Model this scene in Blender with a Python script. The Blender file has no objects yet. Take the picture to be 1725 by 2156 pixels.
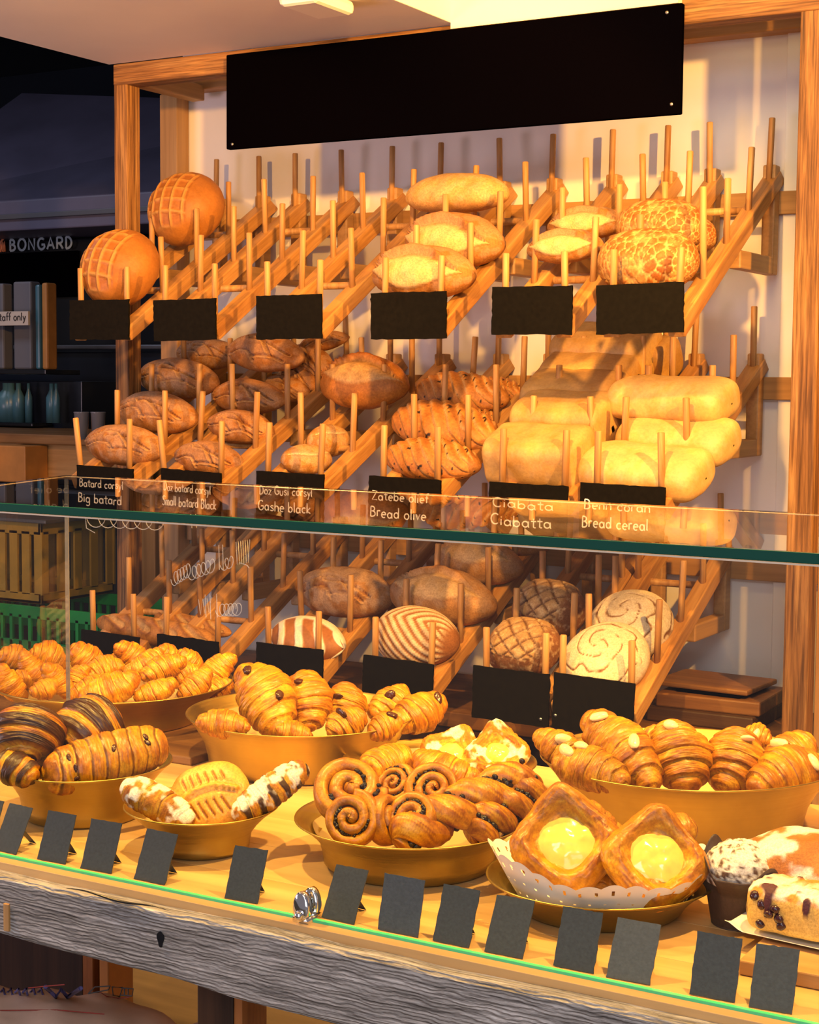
import bpy, math, random
import numpy as np
from mathutils import Vector, Matrix, Euler

S = bpy.context.scene
COL = S.collection
PI = math.pi
rnd = random.Random(7)

# ------------------------------------------------------------------ camera
IMG_W, IMG_H, FPX = 1725.0, 2156.0, 3424.15
YAW, PITCH, ROLL = math.radians(-30.197), math.radians(4.675), math.radians(-0.482)
CAM = np.array([0.0, 0.0, 1.6])
_f = np.array([math.sin(YAW)*math.cos(PITCH), math.cos(YAW)*math.cos(PITCH), -math.sin(PITCH)])
_r = np.array([math.cos(YAW), -math.sin(YAW), 0.0])
_d = np.cross(_f, _r)
RGT = _r*math.cos(ROLL) + _d*math.sin(ROLL)
DWN = _d*math.cos(ROLL) - _r*math.sin(ROLL)
FWD = _f
cam_data = bpy.data.cameras.new('camera'); cam = bpy.data.objects.new('camera', cam_data); COL.objects.link(cam)
cam_data.sensor_fit = 'AUTO'; cam_data.sensor_width = 36.0; cam_data.lens = FPX/IMG_H*36.0
cam_data.clip_start = 0.05; cam_data.clip_end = 60
Mc = Matrix.Identity(4)
for i in range(3):
    Mc[i][0] = RGT[i]; Mc[i][1] = -DWN[i]; Mc[i][2] = -FWD[i]; Mc[i][3] = CAM[i]
cam.matrix_world = Mc
S.camera = cam

# a measured picture point turned into a point of the place, at a known plane
def _ray(px, py): return RGT*(px-862.5)/FPX + DWN*(py-1078.0)/FPX + FWD
def atY(px, py, Y): v = _ray(px, py); return CAM + v*(Y/v[1])
def atZ(px, py, Z): v = _ray(px, py); return CAM + v*((Z-CAM[2])/v[2])
def atD(px, py, D): return CAM + _ray(px, py)*D
def depth(P): return float((np.asarray(P)-CAM) @ FWD)
UP = np.array([0, 0, 1.0])
TOCAM = -FWD

# ------------------------------------------------------------------ noise
def _hash(ix, iy, iz, seed):
    h = (ix*374761393 + iy*668265263 + iz*2147483647 + seed*1274126177) & 0xffffffff
    h = ((h ^ (h >> 13))*1274126177) & 0xffffffff
    return ((h ^ (h >> 16)) & 0xffff)/65535.0
def vnoise(P, seed=0):
    P = np.asarray(P, float); I = np.floor(P).astype(np.int64); F = P - I; F = F*F*(3-2*F)
    o = 0
    for dx in (0, 1):
        for dy in (0, 1):
            for dz in (0, 1):
                w = (F[..., 0] if dx else 1-F[..., 0])*(F[..., 1] if dy else 1-F[..., 1])*(F[..., 2] if dz else 1-F[..., 2])
                o = o + w*_hash(I[..., 0]+dx, I[..., 1]+dy, I[..., 2]+dz, seed)
    return o
def fbm(P, seed=0, o=3):
    s = 0; a = .5; P = np.asarray(P, float)
    for k in range(o):
        s = s + a*vnoise(P*(2**k), seed+k*17); a *= .5
    return s/(1-.5**o)
def sm(a, b, x): t = np.clip((x-a)/(b-a), 0, 1); return t*t*(3-2*t)
def lerp(a, b, t):
    a = np.asarray(a, float); b = np.asarray(b, float); t = np.asarray(t)[..., None]
    return a*(1-t) + b*t

# ------------------------------------------------------------------ mesh helpers
def new_obj(name, mesh, mat=None, parent=None):
    o = bpy.data.objects.new(name, mesh); COL.objects.link(o)
    if mat is not None and len(mesh.materials) == 0: mesh.materials.append(mat)
    if parent is not None: o.parent = parent
    return o
def make_mesh(name, V, F, col=None, smooth=True):
    me = bpy.data.meshes.new(name)
    V = np.asarray(V, float)
    me.from_pydata(V.tolist(), [], [tuple(int(i) for i in f) for f in F])
    if col is not None:
        c = np.ones((len(V), 4)); k = np.asarray(col, float).reshape(-1, 3); lum = (k @ np.array((.3, .6, .1)))[:, None]; c[:, :3] = np.clip(lum+(k-lum)*(1.06 if name == 'bread' else 1.22), .003, 1)
        a = me.color_attributes.new('col', 'FLOAT_COLOR', 'POINT'); a.data.foreach_set('color', c.ravel())
    if smooth: me.polygons.foreach_set('use_smooth', [True]*len(me.polygons))
    me.update(); return me
def grid(nu, nv, wrap=True, flip=False):
    m = nv if wrap else nv-1
    i = np.repeat(np.arange(nu-1), m); j = np.tile(np.arange(m), nu-1); k = (j+1) % nv
    F = np.stack([i*nv+j, (i+1)*nv+j, (i+1)*nv+k, i*nv+k], 1)
    return F[:, ::-1] if flip else F
class MB:
    def __init__(s): s.V = []; s.F = []; s.C = []; s.n = 0
    def add(s, V, F, c=None):
        V = np.asarray(V, float)
        s.V.append(V); s.F += [tuple(int(i)+s.n for i in f) for f in F]
        s.C.append(np.broadcast_to(np.asarray((1, 1, 1) if c is None else c, float), (len(V), 3))); s.n += len(V)
        return s
    def box(s, lo, hi, c=None, M=None):
        x0, y0, z0 = lo; x1, y1, z1 = hi
        V = np.array([(x0,y0,z0),(x1,y0,z0),(x1,y1,z0),(x0,y1,z0),(x0,y0,z1),(x1,y0,z1),(x1,y1,z1),(x0,y1,z1)], float)
        if M is not None: V = V @ np.asarray(M)[:3, :3].T + np.asarray(M)[:3, 3]
        return s.add(V, [(0,3,2,1),(4,5,6,7),(0,1,5,4),(1,2,6,5),(2,3,7,6),(3,0,4,7)], c)
    def tube(s, pts, r, n=8, c=None, cap=True):
        P = np.asarray(pts, float); m = len(P); r = np.broadcast_to(np.asarray(r, float), (m,))
        T = np.gradient(P, axis=0); T /= np.linalg.norm(T, axis=1)[:, None] + 1e-12
        a = np.array([0, 0, 1.0]) if abs(T[0][2]) < .9 else np.array([1.0, 0, 0])
        N = np.cross(T[0], a); N /= np.linalg.norm(N); out = []
        for i in range(m):
            N = N - T[i]*(N @ T[i]); N /= np.linalg.norm(N)+1e-12; B = np.cross(T[i], N)
            an = np.linspace(0, 2*PI, n, endpoint=False)
            out.append(P[i] + r[i]*(np.cos(an)[:, None]*N + np.sin(an)[:, None]*B))
        F = [tuple(f) for f in grid(m, n, True, True)]
        if cap: F += [tuple(range(n)), tuple(range((m-1)*n+n-1, (m-1)*n-1, -1))]
        return s.add(np.concatenate(out), F, c)
    def lathe(s, prof, n=64, c=None, sx=1, sy=1, off=(0, 0, 0)):
        P = np.asarray(prof, float); an = np.linspace(0, 2*PI, n, endpoint=False)
        V = np.stack([np.outer(P[:, 0], np.cos(an))*sx, np.outer(P[:, 0], np.sin(an))*sy, np.repeat(P[:, 1][:, None], n, 1)], -1).reshape(-1, 3) + np.array(off)
        return s.add(V, grid(len(P), n, True, True), c)
    def mesh(s, name, smooth=True, col=False):
        return make_mesh(name, np.concatenate(s.V), s.F, np.concatenate(s.C) if col else None, smooth)
    def obj(s, name, mat, parent=None, smooth=True, col=False, bevel=0, seg=2):
        o = new_obj(name, s.mesh(name, smooth and not bevel, col), mat, parent)
        if bevel:
            b = o.modifiers.new('bevel', 'BEVEL'); b.width = bevel; b.segments = seg; b.limit_method = 'ANGLE'
        return o
def box_obj(name, lo, hi, mat, parent=None, bevel=.002, rot=None):
    lo = np.array(lo, float); hi = np.array(hi, float); c = (lo+hi)/2
    o = MB().box(lo-c, hi-c).obj(name, mat, parent, smooth=False, bevel=bevel)
    o.location = c
    if rot: o.rotation_euler = rot
    return o
def tag(o, label=None, cat=None, group=None, kind=None):
    if label: o['label'] = label
    if cat: o['category'] = cat
    if group: o['group'] = group
    if kind: o['kind'] = kind
    return o
def struct(o): o['kind'] = 'structure'; return o
def empty(name, loc=(0, 0, 0)):
    o = bpy.data.objects.new(name, None); COL.objects.link(o); o.location = loc; o.empty_display_size = .02; return o
def basis(X, Z):
    X = np.asarray(X, float); X = X/np.linalg.norm(X); Z = np.asarray(Z, float); Z = Z - X*(Z @ X); Z /= np.linalg.norm(Z)
    return X, np.cross(Z, X), Z
def set_mw(o, X, Y, Z, loc, s=(1, 1, 1)):
    M = Matrix.Identity(4)
    for i in range(3):
        M[i][0] = X[i]; M[i][1] = Y[i]; M[i][2] = Z[i]
    q = M.to_3x3().to_quaternion(); o.rotation_mode = 'QUATERNION'; o.rotation_quaternion = q
    o.location = loc; o.scale = s
def copy_tree(o, parent=None):
    c = o.copy(); COL.objects.link(c)
    if parent is not None: c.parent = parent
    for ch in list(o.children): copy_tree(ch, c)
    return c

# ------------------------------------------------------------------ materials
class NT:
    def __init__(s, name):
        s.m = bpy.data.materials.new(name); s.m.use_nodes = True; s.t = s.m.node_tree; s.n = s.t.nodes
        s.b = s.n['Principled BSDF']; s.out = s.n['Material Output']
    def add(s, typ, **kw):
        x = s.n.new(typ)
        for k, v in kw.items():
            if k.startswith('i_'): x.inputs[k[2:].replace('_', ' ')].default_value = v
            else: setattr(x, k, v)
        return x
    def link(s, a, b): s.t.links.new(a, b)
    def ramp(s, fac, stops):
        r = s.add('ShaderNodeValToRGB'); e = r.color_ramp.elements
        e[0].position = stops[0][0]; e[0].color = (*stops[0][1], 1); e[1].position = stops[-1][0]; e[1].color = (*stops[-1][1], 1)
        for p, c in stops[1:-1]: k = e.new(p); k.color = (*c, 1)
        s.link(fac, r.inputs['Fac']); return r.outputs['Color']
    def set(s, **kw):
        for k, v in kw.items(): s.b.inputs[k.replace('_', ' ')].default_value = v
        return s
    def coords(s, scale=(1, 1, 1), kind='Object', rand=True):
        c = s.add('ShaderNodeTexCoord').outputs[kind]; m = s.add('ShaderNodeMapping'); m.inputs['Scale'].default_value = scale
        if rand:
            r = s.add('ShaderNodeObjectInfo').outputs['Random']; mu = s.add('ShaderNodeMath', operation='MULTIPLY'); mu.inputs[1].default_value = 37.0
            s.link(r, mu.inputs[0]); cb = s.add('ShaderNodeCombineXYZ'); s.link(mu.outputs[0], cb.inputs[0]); s.link(mu.outputs[0], cb.inputs[1]); s.link(mu.outputs[0], cb.inputs[2])
            s.link(cb.outputs[0], m.inputs['Location'])
        s.link(c, m.inputs['Vector']); return m.outputs['Vector']
    def noise(s, vec, scale=5, detail=4, rough=.55, dist=0):
        n = s.add('ShaderNodeTexNoise'); n.inputs['Scale'].default_value = scale; n.inputs['Detail'].default_value = detail
        n.inputs['Roughness'].default_value = rough; n.inputs['Distortion'].default_value = dist
        s.link(vec, n.inputs['Vector']); return n.outputs['Fac']
    def bump(s, h, strength=.3, dist=.002):
        b = s.add('ShaderNodeBump'); b.inputs['Strength'].default_value = strength; b.inputs['Distance'].default_value = dist
        s.link(h, b.inputs['Height']); s.link(b.outputs['Normal'], s.b.inputs['Normal'])
    def mix(s, a, b, fac, mode='MIX'):
        m = s.add('ShaderNodeMix', data_type='RGBA', blend_type=mode)
        for v, k in ((fac, 0), (a, 6), (b, 7)):
            if isinstance(v, (int, float)): m.inputs[k].default_value = v
            elif isinstance(v, tuple): m.inputs[k].default_value = (*v, 1)
            else: s.link(v, m.inputs[k])
        return m.outputs[2]
def plain(name, c, rough=.5, metal=0, spec=.5, var=0, bump=0, scale=60, coat=0):
    t = NT(name); t.set(Roughness=rough, Metallic=metal, Specular_IOR_Level=spec, Coat_Weight=coat)
    t.b.inputs['Base Color'].default_value = (*c, 1)
    if var or bump:
        n = t.noise(t.coords(), scale, 5)
        if var: t.link(t.ramp(n, [(.25, tuple(x*(1-var) for x in c)), (.75, tuple(min(1, x*(1+var)) for x in c))]), t.b.inputs['Base Color'])
        if bump: t.bump(n, bump)
    return t.m
def wood(name, dark, mid, light, axis=0, sc=14, stretch=.08, rough=.5, bump=.25, knots=.0, fine=1.0, spec=.4):
    t = NT(name); s = [sc, sc, sc]; s[axis] = sc*stretch
    v = t.coords(tuple(s)); n1 = t.noise(v, 1.0, 5, .6, .6)
    kf = 4 if fine > 1 else 9; s2 = [sc*kf, sc*kf, sc*kf]; s2[axis] = sc*stretch*3
    n2 = t.noise(t.coords(tuple(s2)), 1.0, 3, .6)
    c = t.ramp(n1, [(.28, dark), (.5, mid), (.72, light)])
    c2 = t.ramp(n2, [(.34, (.30, .26, .22)), (.58, (1, 1, 1))] if fine > 1 else [(.3, (.62, .6, .58)), (.6, (1, 1, 1))])
    c = t.mix(c, c2, .55*fine, 'MULTIPLY')
    if knots:
        n3 = t.noise(t.coords((3, 3, 3)), 1.4, 2)
        c = t.mix(c, t.ramp(n3, [(.35, tuple(x*.5 for x in mid)), (.55, (1, 1, 1))]), knots, 'MULTIPLY')
    t.link(c, t.b.inputs['Base Color']); t.set(Roughness=rough, Specular_IOR_Level=spec)
    if bump: t.bump(n2, bump, .002)
    return t.m
def crust(name, rough=.55, bstr=.3, bscale=260, coat=0, var=.3, big=30, spec=.4, sp=.8):
    t = NT(name); a = t.add('ShaderNodeAttribute', attribute_name='col').outputs['Color']
    v = t.coords(rand=False); n = t.noise(v, bscale, 5, .65); nb = t.noise(v, big, 4, .6)
    m = t.ramp(nb, [(.3, (1-var,)*3), (.7, (1+var*.4,)*3)])
    c = t.mix(a, m, 1.0, 'MULTIPLY'); c = t.mix(c, t.ramp(n, [(.36, (.70, .64, .58)), (.60, (1.06, 1.06, 1.06))]), sp, 'MULTIPLY')
    t.link(c, t.b.inputs['Base Color']); t.set(Roughness=rough, Coat_Weight=coat, Coat_Roughness=.25, Specular_IOR_Level=spec)
    t.bump(n, bstr, .0015)
    return t.m

M = {}
M['rail'] = wood('honey_wood', (.26,.105,.025), (.46,.225,.065), (.58,.33,.12), 0, 26, .10, .45, .2)
M['peg'] = wood('peg_wood', (.30,.14,.045), (.48,.25,.085), (.62,.37,.15), 2, 60, .06, .5, .15)
M['postz'] = wood('barn_wood_upright', (.07,.028,.008), (.27,.125,.04), (.48,.27,.10), 2, 48, .045, .65, 1.0, fine=1.5)
M['beamx'] = wood('barn_wood_beam', (.08,.032,.010), (.28,.13,.042), (.48,.27,.10), 0, 48, .045, .65, 1.0, fine=1.5)
M['plainz'] = wood('planed_wood_upright', (.36,.19,.07), (.46,.25,.09), (.55,.32,.13), 2, 10, .1, .5, .1)
M['plainx'] = wood('planed_wood_lengthwise', (.30,.15,.05), (.40,.21,.07), (.50,.28,.11), 0, 10, .1, .5, .1)
M['plainy'] = wood('planed_wood_deep', (.34,.18,.06), (.44,.24,.085), (.54,.31,.12), 1, 10, .1, .5, .1)
M['counter'] = wood('counter_maple', (.50,.29,.11), (.62,.39,.16), (.70,.48,.22), 0, 7, .07, .38, .06, fine=.5)
M['dark'] = wood('dark_stained_wood', (.018,.009,.004), (.05,.024,.011), (.085,.042,.018), 0, 12, .08, .55, .4)
M['darkz'] = wood('dark_stained_wood_upright', (.010,.005,.003), (.032,.014,.007), (.06,.026,.012), 2, 14, .06, .5, .2)
M['brownx'] = wood('brown_board', (.10,.04,.012), (.19,.085,.026), (.28,.14,.048), 0, 12, .1, .5, .2)
M['legside'] = wood('orange_edge_lit_side_wood', (.12,.03,.008), (.36,.13,.03), (.50,.22,.06), 2, 12, .12, .6, .4)  # orange cabinet edge; on the leg, its lit side painted in
M['wall'] = plain('white_wall', (.80,.77,.74), .7, var=.03, scale=8)
M['ceil'] = plain('white_ceiling', (.78,.74,.71), .8, var=.04, scale=3)
M['cream'] = plain('cream_plaster', (.86,.80,.66), .8)
M['whitepaint'] = plain('white_gloss_paint', (.86,.85,.83), .35)
M['black'] = plain('black_board', (.0010,.0007,.0014), .9, spec=.0)
M['slate'] = plain('black_slate', (.0042,.0036,.0026), .7, spec=.08, var=.35, scale=90, bump=.1)
M['slateblue'] = plain('grey_slate', (.034,.044,.062), .5, spec=.35, var=.2, scale=260, bump=.15)
M['slatesheen'] = plain('sheen_grey_slate', (.052,.066,.094), .45, spec=.4, var=.2, scale=260, bump=.15)  # same slate with a reflected sheen put into a paler colour
M['chalk'] = plain('chalk_white', (.90,.88,.85), .8)
M['chrome'] = plain('chrome', (.75,.75,.77), .08, 1)
M['screw'] = plain('screw_steel', (.35,.34,.33), .35, 1)
M['edge'] = plain('green_glass_edge', (.002,.058,.040), .12, spec=.6)
M['edgelight'] = plain('bright_green_glass_edge', (.05,.55,.27), .15, spec=.6)
M['lip'] = plain('highlit_edge', (.62,.50,.38), .25)  # highlight along the glass edges painted in as beige
M['dimmetal'] = plain('dull_metal', (.12,.12,.135), .4, .6)
M['hood'] = plain('dark_hood_paint', (.085,.078,.125), .5, var=.2, scale=4)
M['blackroom'] = plain('dark_panel', (.008,.009,.012), .25)
M['navy'] = plain('navy_panel', (.010,.013,.022), .3)
M['teal'] = plain('teal_bottle', (.05,.13,.17), .3)
M['greybox'] = plain('grey_carton', (.10,.10,.12), .6)
M['papersign'] = plain('pale_sign', (.42,.37,.33), .6)
M['darkink'] = plain('dark_ink', (.03,.025,.025), .7)
M['logo'] = plain('pale_lettering', (.34,.43,.52), .5)
M['logored'] = plain('orange_lettering', (.50,.18,.10), .5)
M['greencrate'] = plain('green_plastic', (.004,.24,.045), .4, var=.2, scale=10)
M['yellowcrate'] = plain('yellow_plastic', (.33,.20,.02), .45, var=.2, scale=10)
M['orangebox'] = plain('orange_carton', (.42,.17,.035), .6, var=.2, scale=12)
M['kraft'] = plain('kraft_paper', (.66,.48,.36), .75, var=.14, scale=9, bump=.3)
M['ink_blue'] = plain('blue_print', (.06,.05,.16), .7)
M['ink_red'] = plain('red_print', (.30,.03,.02), .7)
M['whitepaper'] = plain('white_paper', (.86,.84,.80), .6)
M['brownpaper'] = plain('brown_tulip_paper', (.062,.036,.027), .55, var=.25, scale=300, bump=.15)
M['chips'] = plain('dark_chocolate_chips', (.012,.007,.006), .35, var=.4, scale=200)
M['choc'] = plain('chocolate', (.055,.018,.008), .25)
M['almond'] = plain('blanched_almond', (.86,.66,.34), .3, coat=.3)
M['custard'] = plain('custard', (.92,.60,.12), .18, coat=.6, var=.12, scale=60, bump=.3)
M['berry'] = plain('dark_berry', (.035,.008,.016), .2, coat=.4)
M['liner'] = plain('cream_paper_liner', (.46,.31,.13), .7)
M['crust'] = crust('bread_crust', .55, .55, 200)
M['flour'] = crust('floured_crust', .7, .6, 260, var=.2)
M['smooth'] = crust('soft_crust', .52, .35, 170, var=.18, big=22, sp=.35)
M['pastry'] = crust('glazed_pastry', .38, .35, 300, coat=.14, var=.22, big=45)
M['sugar'] = crust('sugared_pastry', .55, .6, 380, var=.15, big=60)
M['plasticglass'] = plain('clear_plastic', (.14,.14,.17), .1)
# brushed brass
t = NT('brushed_brass'); v = t.coords((1, 1, 90), 'Object', True); n = t.noise(v, 6, 3)
n2 = t.noise(t.coords((9, 9, 5)), 1.2, 4)
t.link(t.ramp(n2, [(.3, (.40,.285,.065)), (.7, (.52,.38,.10))]), t.b.inputs['Base Color'])
t.link(t.ramp(n, [(.3, (.34,)*3), (.7, (.48,)*3)]), t.b.inputs['Roughness']); t.set(Metallic=1.0); t.bump(n, .06, .0006)
M['brass'] = t.m
# weathered grey barn board with long grain and cracks
t = NT('weathered_grey_board')
vv = t.coords((2.2, 26, 26), rand=False); w = t.noise(vv, 1.6, 8, .72, 1.4)
v2 = t.coords((7, 230, 230), rand=False); g = t.noise(v2, 1.0, 6, .72, .8)
wave = t.add('ShaderNodeTexWave', wave_type='BANDS', bands_direction='Z'); wave.inputs['Scale'].default_value = 62; wave.inputs['Distortion'].default_value = 9
wave.inputs['Detail'].default_value = 3; wave.inputs['Detail Scale'].default_value = 1.1
t.link(t.coords((.35, 1, 1), rand=False), wave.inputs['Vector'])
c = t.ramp(w, [(.25, (.20,.19,.185)), (.45, (.44,.425,.415)), (.62, (.66,.64,.63)), (.8, (.78,.76,.75))])
c = t.mix(c, t.ramp(g, [(.36, (.22,.21,.205)), (.56, (1, 1, 1))]), .9, 'MULTIPLY')
c = t.mix(c, t.ramp(wave.outputs['Fac'], [(.0, (.36,.34,.33)), (.40, (1, 1, 1))]), .38, 'MULTIPLY')
t.link(c, t.b.inputs['Base Color']); t.set(Roughness=.8, Specular_IOR_Level=.2)
ad = t.add('ShaderNodeMath', operation='ADD'); t.link(g, ad.inputs[0]); t.link(wave.outputs['Fac'], ad.inputs[1]); t.bump(ad.outputs[0], .9, .003)
M['weathered'] = t.m
# thin clear glass: transparent with a Fresnel reflection
def glass(name, tint, refl=1.0):
    t = NT(name); t.n.remove(t.b)
    tr = t.add('ShaderNodeBsdfTransparent'); tr.inputs['Color'].default_value = (*tint, 1)
    gl = t.add('ShaderNodeBsdfGlossy'); gl.inputs['Roughness'].default_value = .0; gl.inputs['Color'].default_value = (refl, refl, refl, 1)
    fr = t.add('ShaderNodeFresnel'); fr.inputs['IOR'].default_value = 1.5
    ge = t.add('ShaderNodeNewGeometry'); iv = t.add('ShaderNodeMath', operation='SUBTRACT'); iv.inputs[0].default_value = 1.0; t.link(ge.outputs['Backfacing'], iv.inputs[1])
    mu = t.add('ShaderNodeMath', operation='MULTIPLY'); t.link(fr.outputs[0], mu.inputs[0]); t.link(iv.outputs[0], mu.inputs[1])
    mx = t.add('ShaderNodeMixShader'); t.link(mu.outputs[0], mx.inputs[0]); t.link(tr.outputs[0], mx.inputs[1]); t.link(gl.outputs[0], mx.inputs[2])
    t.link(mx.outputs[0], t.out.inputs['Surface']); return t.m
M['glass'] = glass('clear_glass', (.96, .975, .965))
# faint pale strokes that stand for reflected writing
t = NT('faint_painted_reflection'); t.n.remove(t.b)
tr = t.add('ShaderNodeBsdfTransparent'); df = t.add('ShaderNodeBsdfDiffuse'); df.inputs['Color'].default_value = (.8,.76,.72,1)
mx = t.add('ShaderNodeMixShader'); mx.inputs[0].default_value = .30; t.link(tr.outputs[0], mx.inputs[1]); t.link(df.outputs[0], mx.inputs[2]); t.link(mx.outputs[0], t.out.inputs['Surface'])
M['reflstroke'] = t.m
# floor tiles
t = NT('floor_tile'); br = t.add('ShaderNodeTexBrick'); br.inputs['Scale'].default_value = 1; br.offset = .5
for k, vlu in (('Color1', (.15,.115,.065,1)), ('Color2', (.13,.10,.055,1)), ('Mortar', (.05,.04,.02,1)), ('Mortar Size', .006), ('Brick Width', .9), ('Row Height', .45)): br.inputs[k].default_value = vlu
t.link(t.coords(rand=False), br.inputs['Vector']); n = t.noise(t.coords((3, 22, 3), rand=False), 1.5, 5)
t.link(t.mix(br.outputs['Color'], t.ramp(n, [(.3, (.75,.74,.72)), (.7, (1.1, 1.1, 1.1))]), .8, 'MULTIPLY'), t.b.inputs['Base Color']); t.set(Roughness=.5)
M['floor'] = t.m

# ================================================================== THE SETTING
struct(box_obj('floor', (-8, -1.5, -.06), (2.2, 8.2, 0), M['floor'], bevel=0))
struct(box_obj('wall_back', (-3.06, 3.9, 0), (1.6, 4.0, 2.9), M['wall'], bevel=0))
struct(box_obj('ceiling', (-3.0, .3, 2.45), (-1.92, 3.5, 2.80), M['ceil'], bevel=.002))
struct(box_obj('ceiling_recess', (-1.92, .3, 2.80), (1.6, 3.5, 2.86), M['cream'], bevel=0))
struct(box_obj('trim_bulkhead', (-1.92, 3.475, 2.435), (-1.345, 3.498, 2.80), M['cream'], bevel=0))
struct(box_obj('trim_bulkhead_right', (-1.345, 3.475, 2.485), (1.6, 3.498, 2.80), M['cream'], bevel=0))
struct(box_obj('trim_wall_edge', (-1.225, 3.885, .76), (-1.165, 3.899, 2.44), M['whitepaint'], bevel=.003))
struct(box_obj('wall_right_panel', (-1.02, 3.557, 0), (.4, 3.60, 2.45), M['plainz'], bevel=.002))
struct(box_obj('wall_far_left', (-8, 7.0, 0), (-3.0, 7.1, 3.4), M['navy'], bevel=0))
struct(box_obj('wall_left', (-8.1, 1.0, 0), (-8.0, 7.1, 3.4), M['navy'], bevel=0))
struct(box_obj('ceiling_back_room', (-8, 1.0, 3.3), (-3.0, 7.1, 3.4), M['blackroom'], bevel=0))
struct(box_obj('wall_back_room_side', (-3.0, 4.0, 0), (-2.95, 7.1, 3.3), M['navy'], bevel=0))

# timber frame in front of the wall: four posts and two beams fixed together
fr = tag(empty('timber_frame', (-1.05, 3.52, 0)), 'rough barn-wood frame of posts and beams standing around the bread wall', 'frame')
def fpart(name, lo, hi, m, bevel=.004):
    o = box_obj(name, lo, hi, m, None, bevel); loc = o.location.copy(); o.parent = fr; o.location = loc - fr.location; return o
fpart('post', (-2.985, 3.5, 0), (-2.938, 3.556, 2.395), M['postz'])
fpart('post', (-1.076, 3.5, 0), (-1.020, 3.556, 2.395), M['postz'])
tag(fpart('post', (-3.10, 3.84, 0), (-3.035, 3.898, 2.43), M['plainz']), 'smooth planed post at the wall')
fpart('beam', (-2.985, 3.498, 2.392), (-1.02, 3.556, 2.449), M['beamx'])
tag(fpart('beam', (-3.10, 3.84, 2.432), (-1.0, 3.898, 2.49), M['plainx']), 'smooth planed beam at the wall')
fpart('crosspiece', (-2.985, 3.556, 2.40), (-2.94, 3.85, 2.445), M['plainy'])

# hanging black menu board
mb = tag(box_obj('menu_board', (-2.565, 3.448, 2.188), (-1.325, 3.466, 2.428), M['black'], None, .003), 'long blank black menu board fixed high on the timber frame', 'menu board')
for k, (x, z) in enumerate(((-2.545, 2.20), (-1.345, 2.21), (-1.36, 2.41))):
    s_ = MB().lathe([(0, .0018), (.003, .0016), (.0042, 0), (.0042, -.001)], 16).obj('screw', M['screw'], mb)
    s_.rotation_euler = (PI/2, 0, 0); s_.location = (x+1.945, -.0095, z-2.308)
# white ceiling fixture
fx = atZ(722, 6, 2.45)
cf = tag(box_obj('ceiling_fixture', (fx[0]-.07, fx[1]-.16, 2.418), (fx[0]+.035, fx[1]+.0, 2.45), M['whitepaint'], None, .012), 'small white fitting on the white ceiling slab', 'ceiling fitting')

# ------------------------------------------------------------------ bread rack, three tiers
PEGY = [3.255, 3.40, 3.545, 3.69, 3.835]
TIERS = [
 dict(X=[-2.889,-2.736,-2.612,-2.456,-2.296,-2.146,-1.966,-1.818,-1.652,-1.505,-1.393,-1.245], z0=1.738, m=.60, dy=0.0, brace=1.857, bat=2.003),
 dict(X=[-2.894,-2.731,-2.615,-2.437,-2.296,-2.143,-1.966,-1.820,-1.654,-1.500,-1.423,-1.272], z0=1.350, m=.50, dy=0.0, brace=1.420, bat=1.557),
 dict(X=[-2.878,-2.738,-2.633,-2.468,-2.309,-2.163,-2.000,-1.848,-1.700,-1.552,-1.510,-1.343], z0=.893, m=.52, dy=.025, brace=.985, bat=1.112)]
TN = ['top', 'middle', 'bottom']
peg_mesh = MB().lathe([(0, 0), (.0076, 0), (.0078, .146), (.0066, .148), (0, .148)], 14).mesh('peg')
peg_mesh.materials.append(M['peg'])
dowel_m = {}
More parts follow.
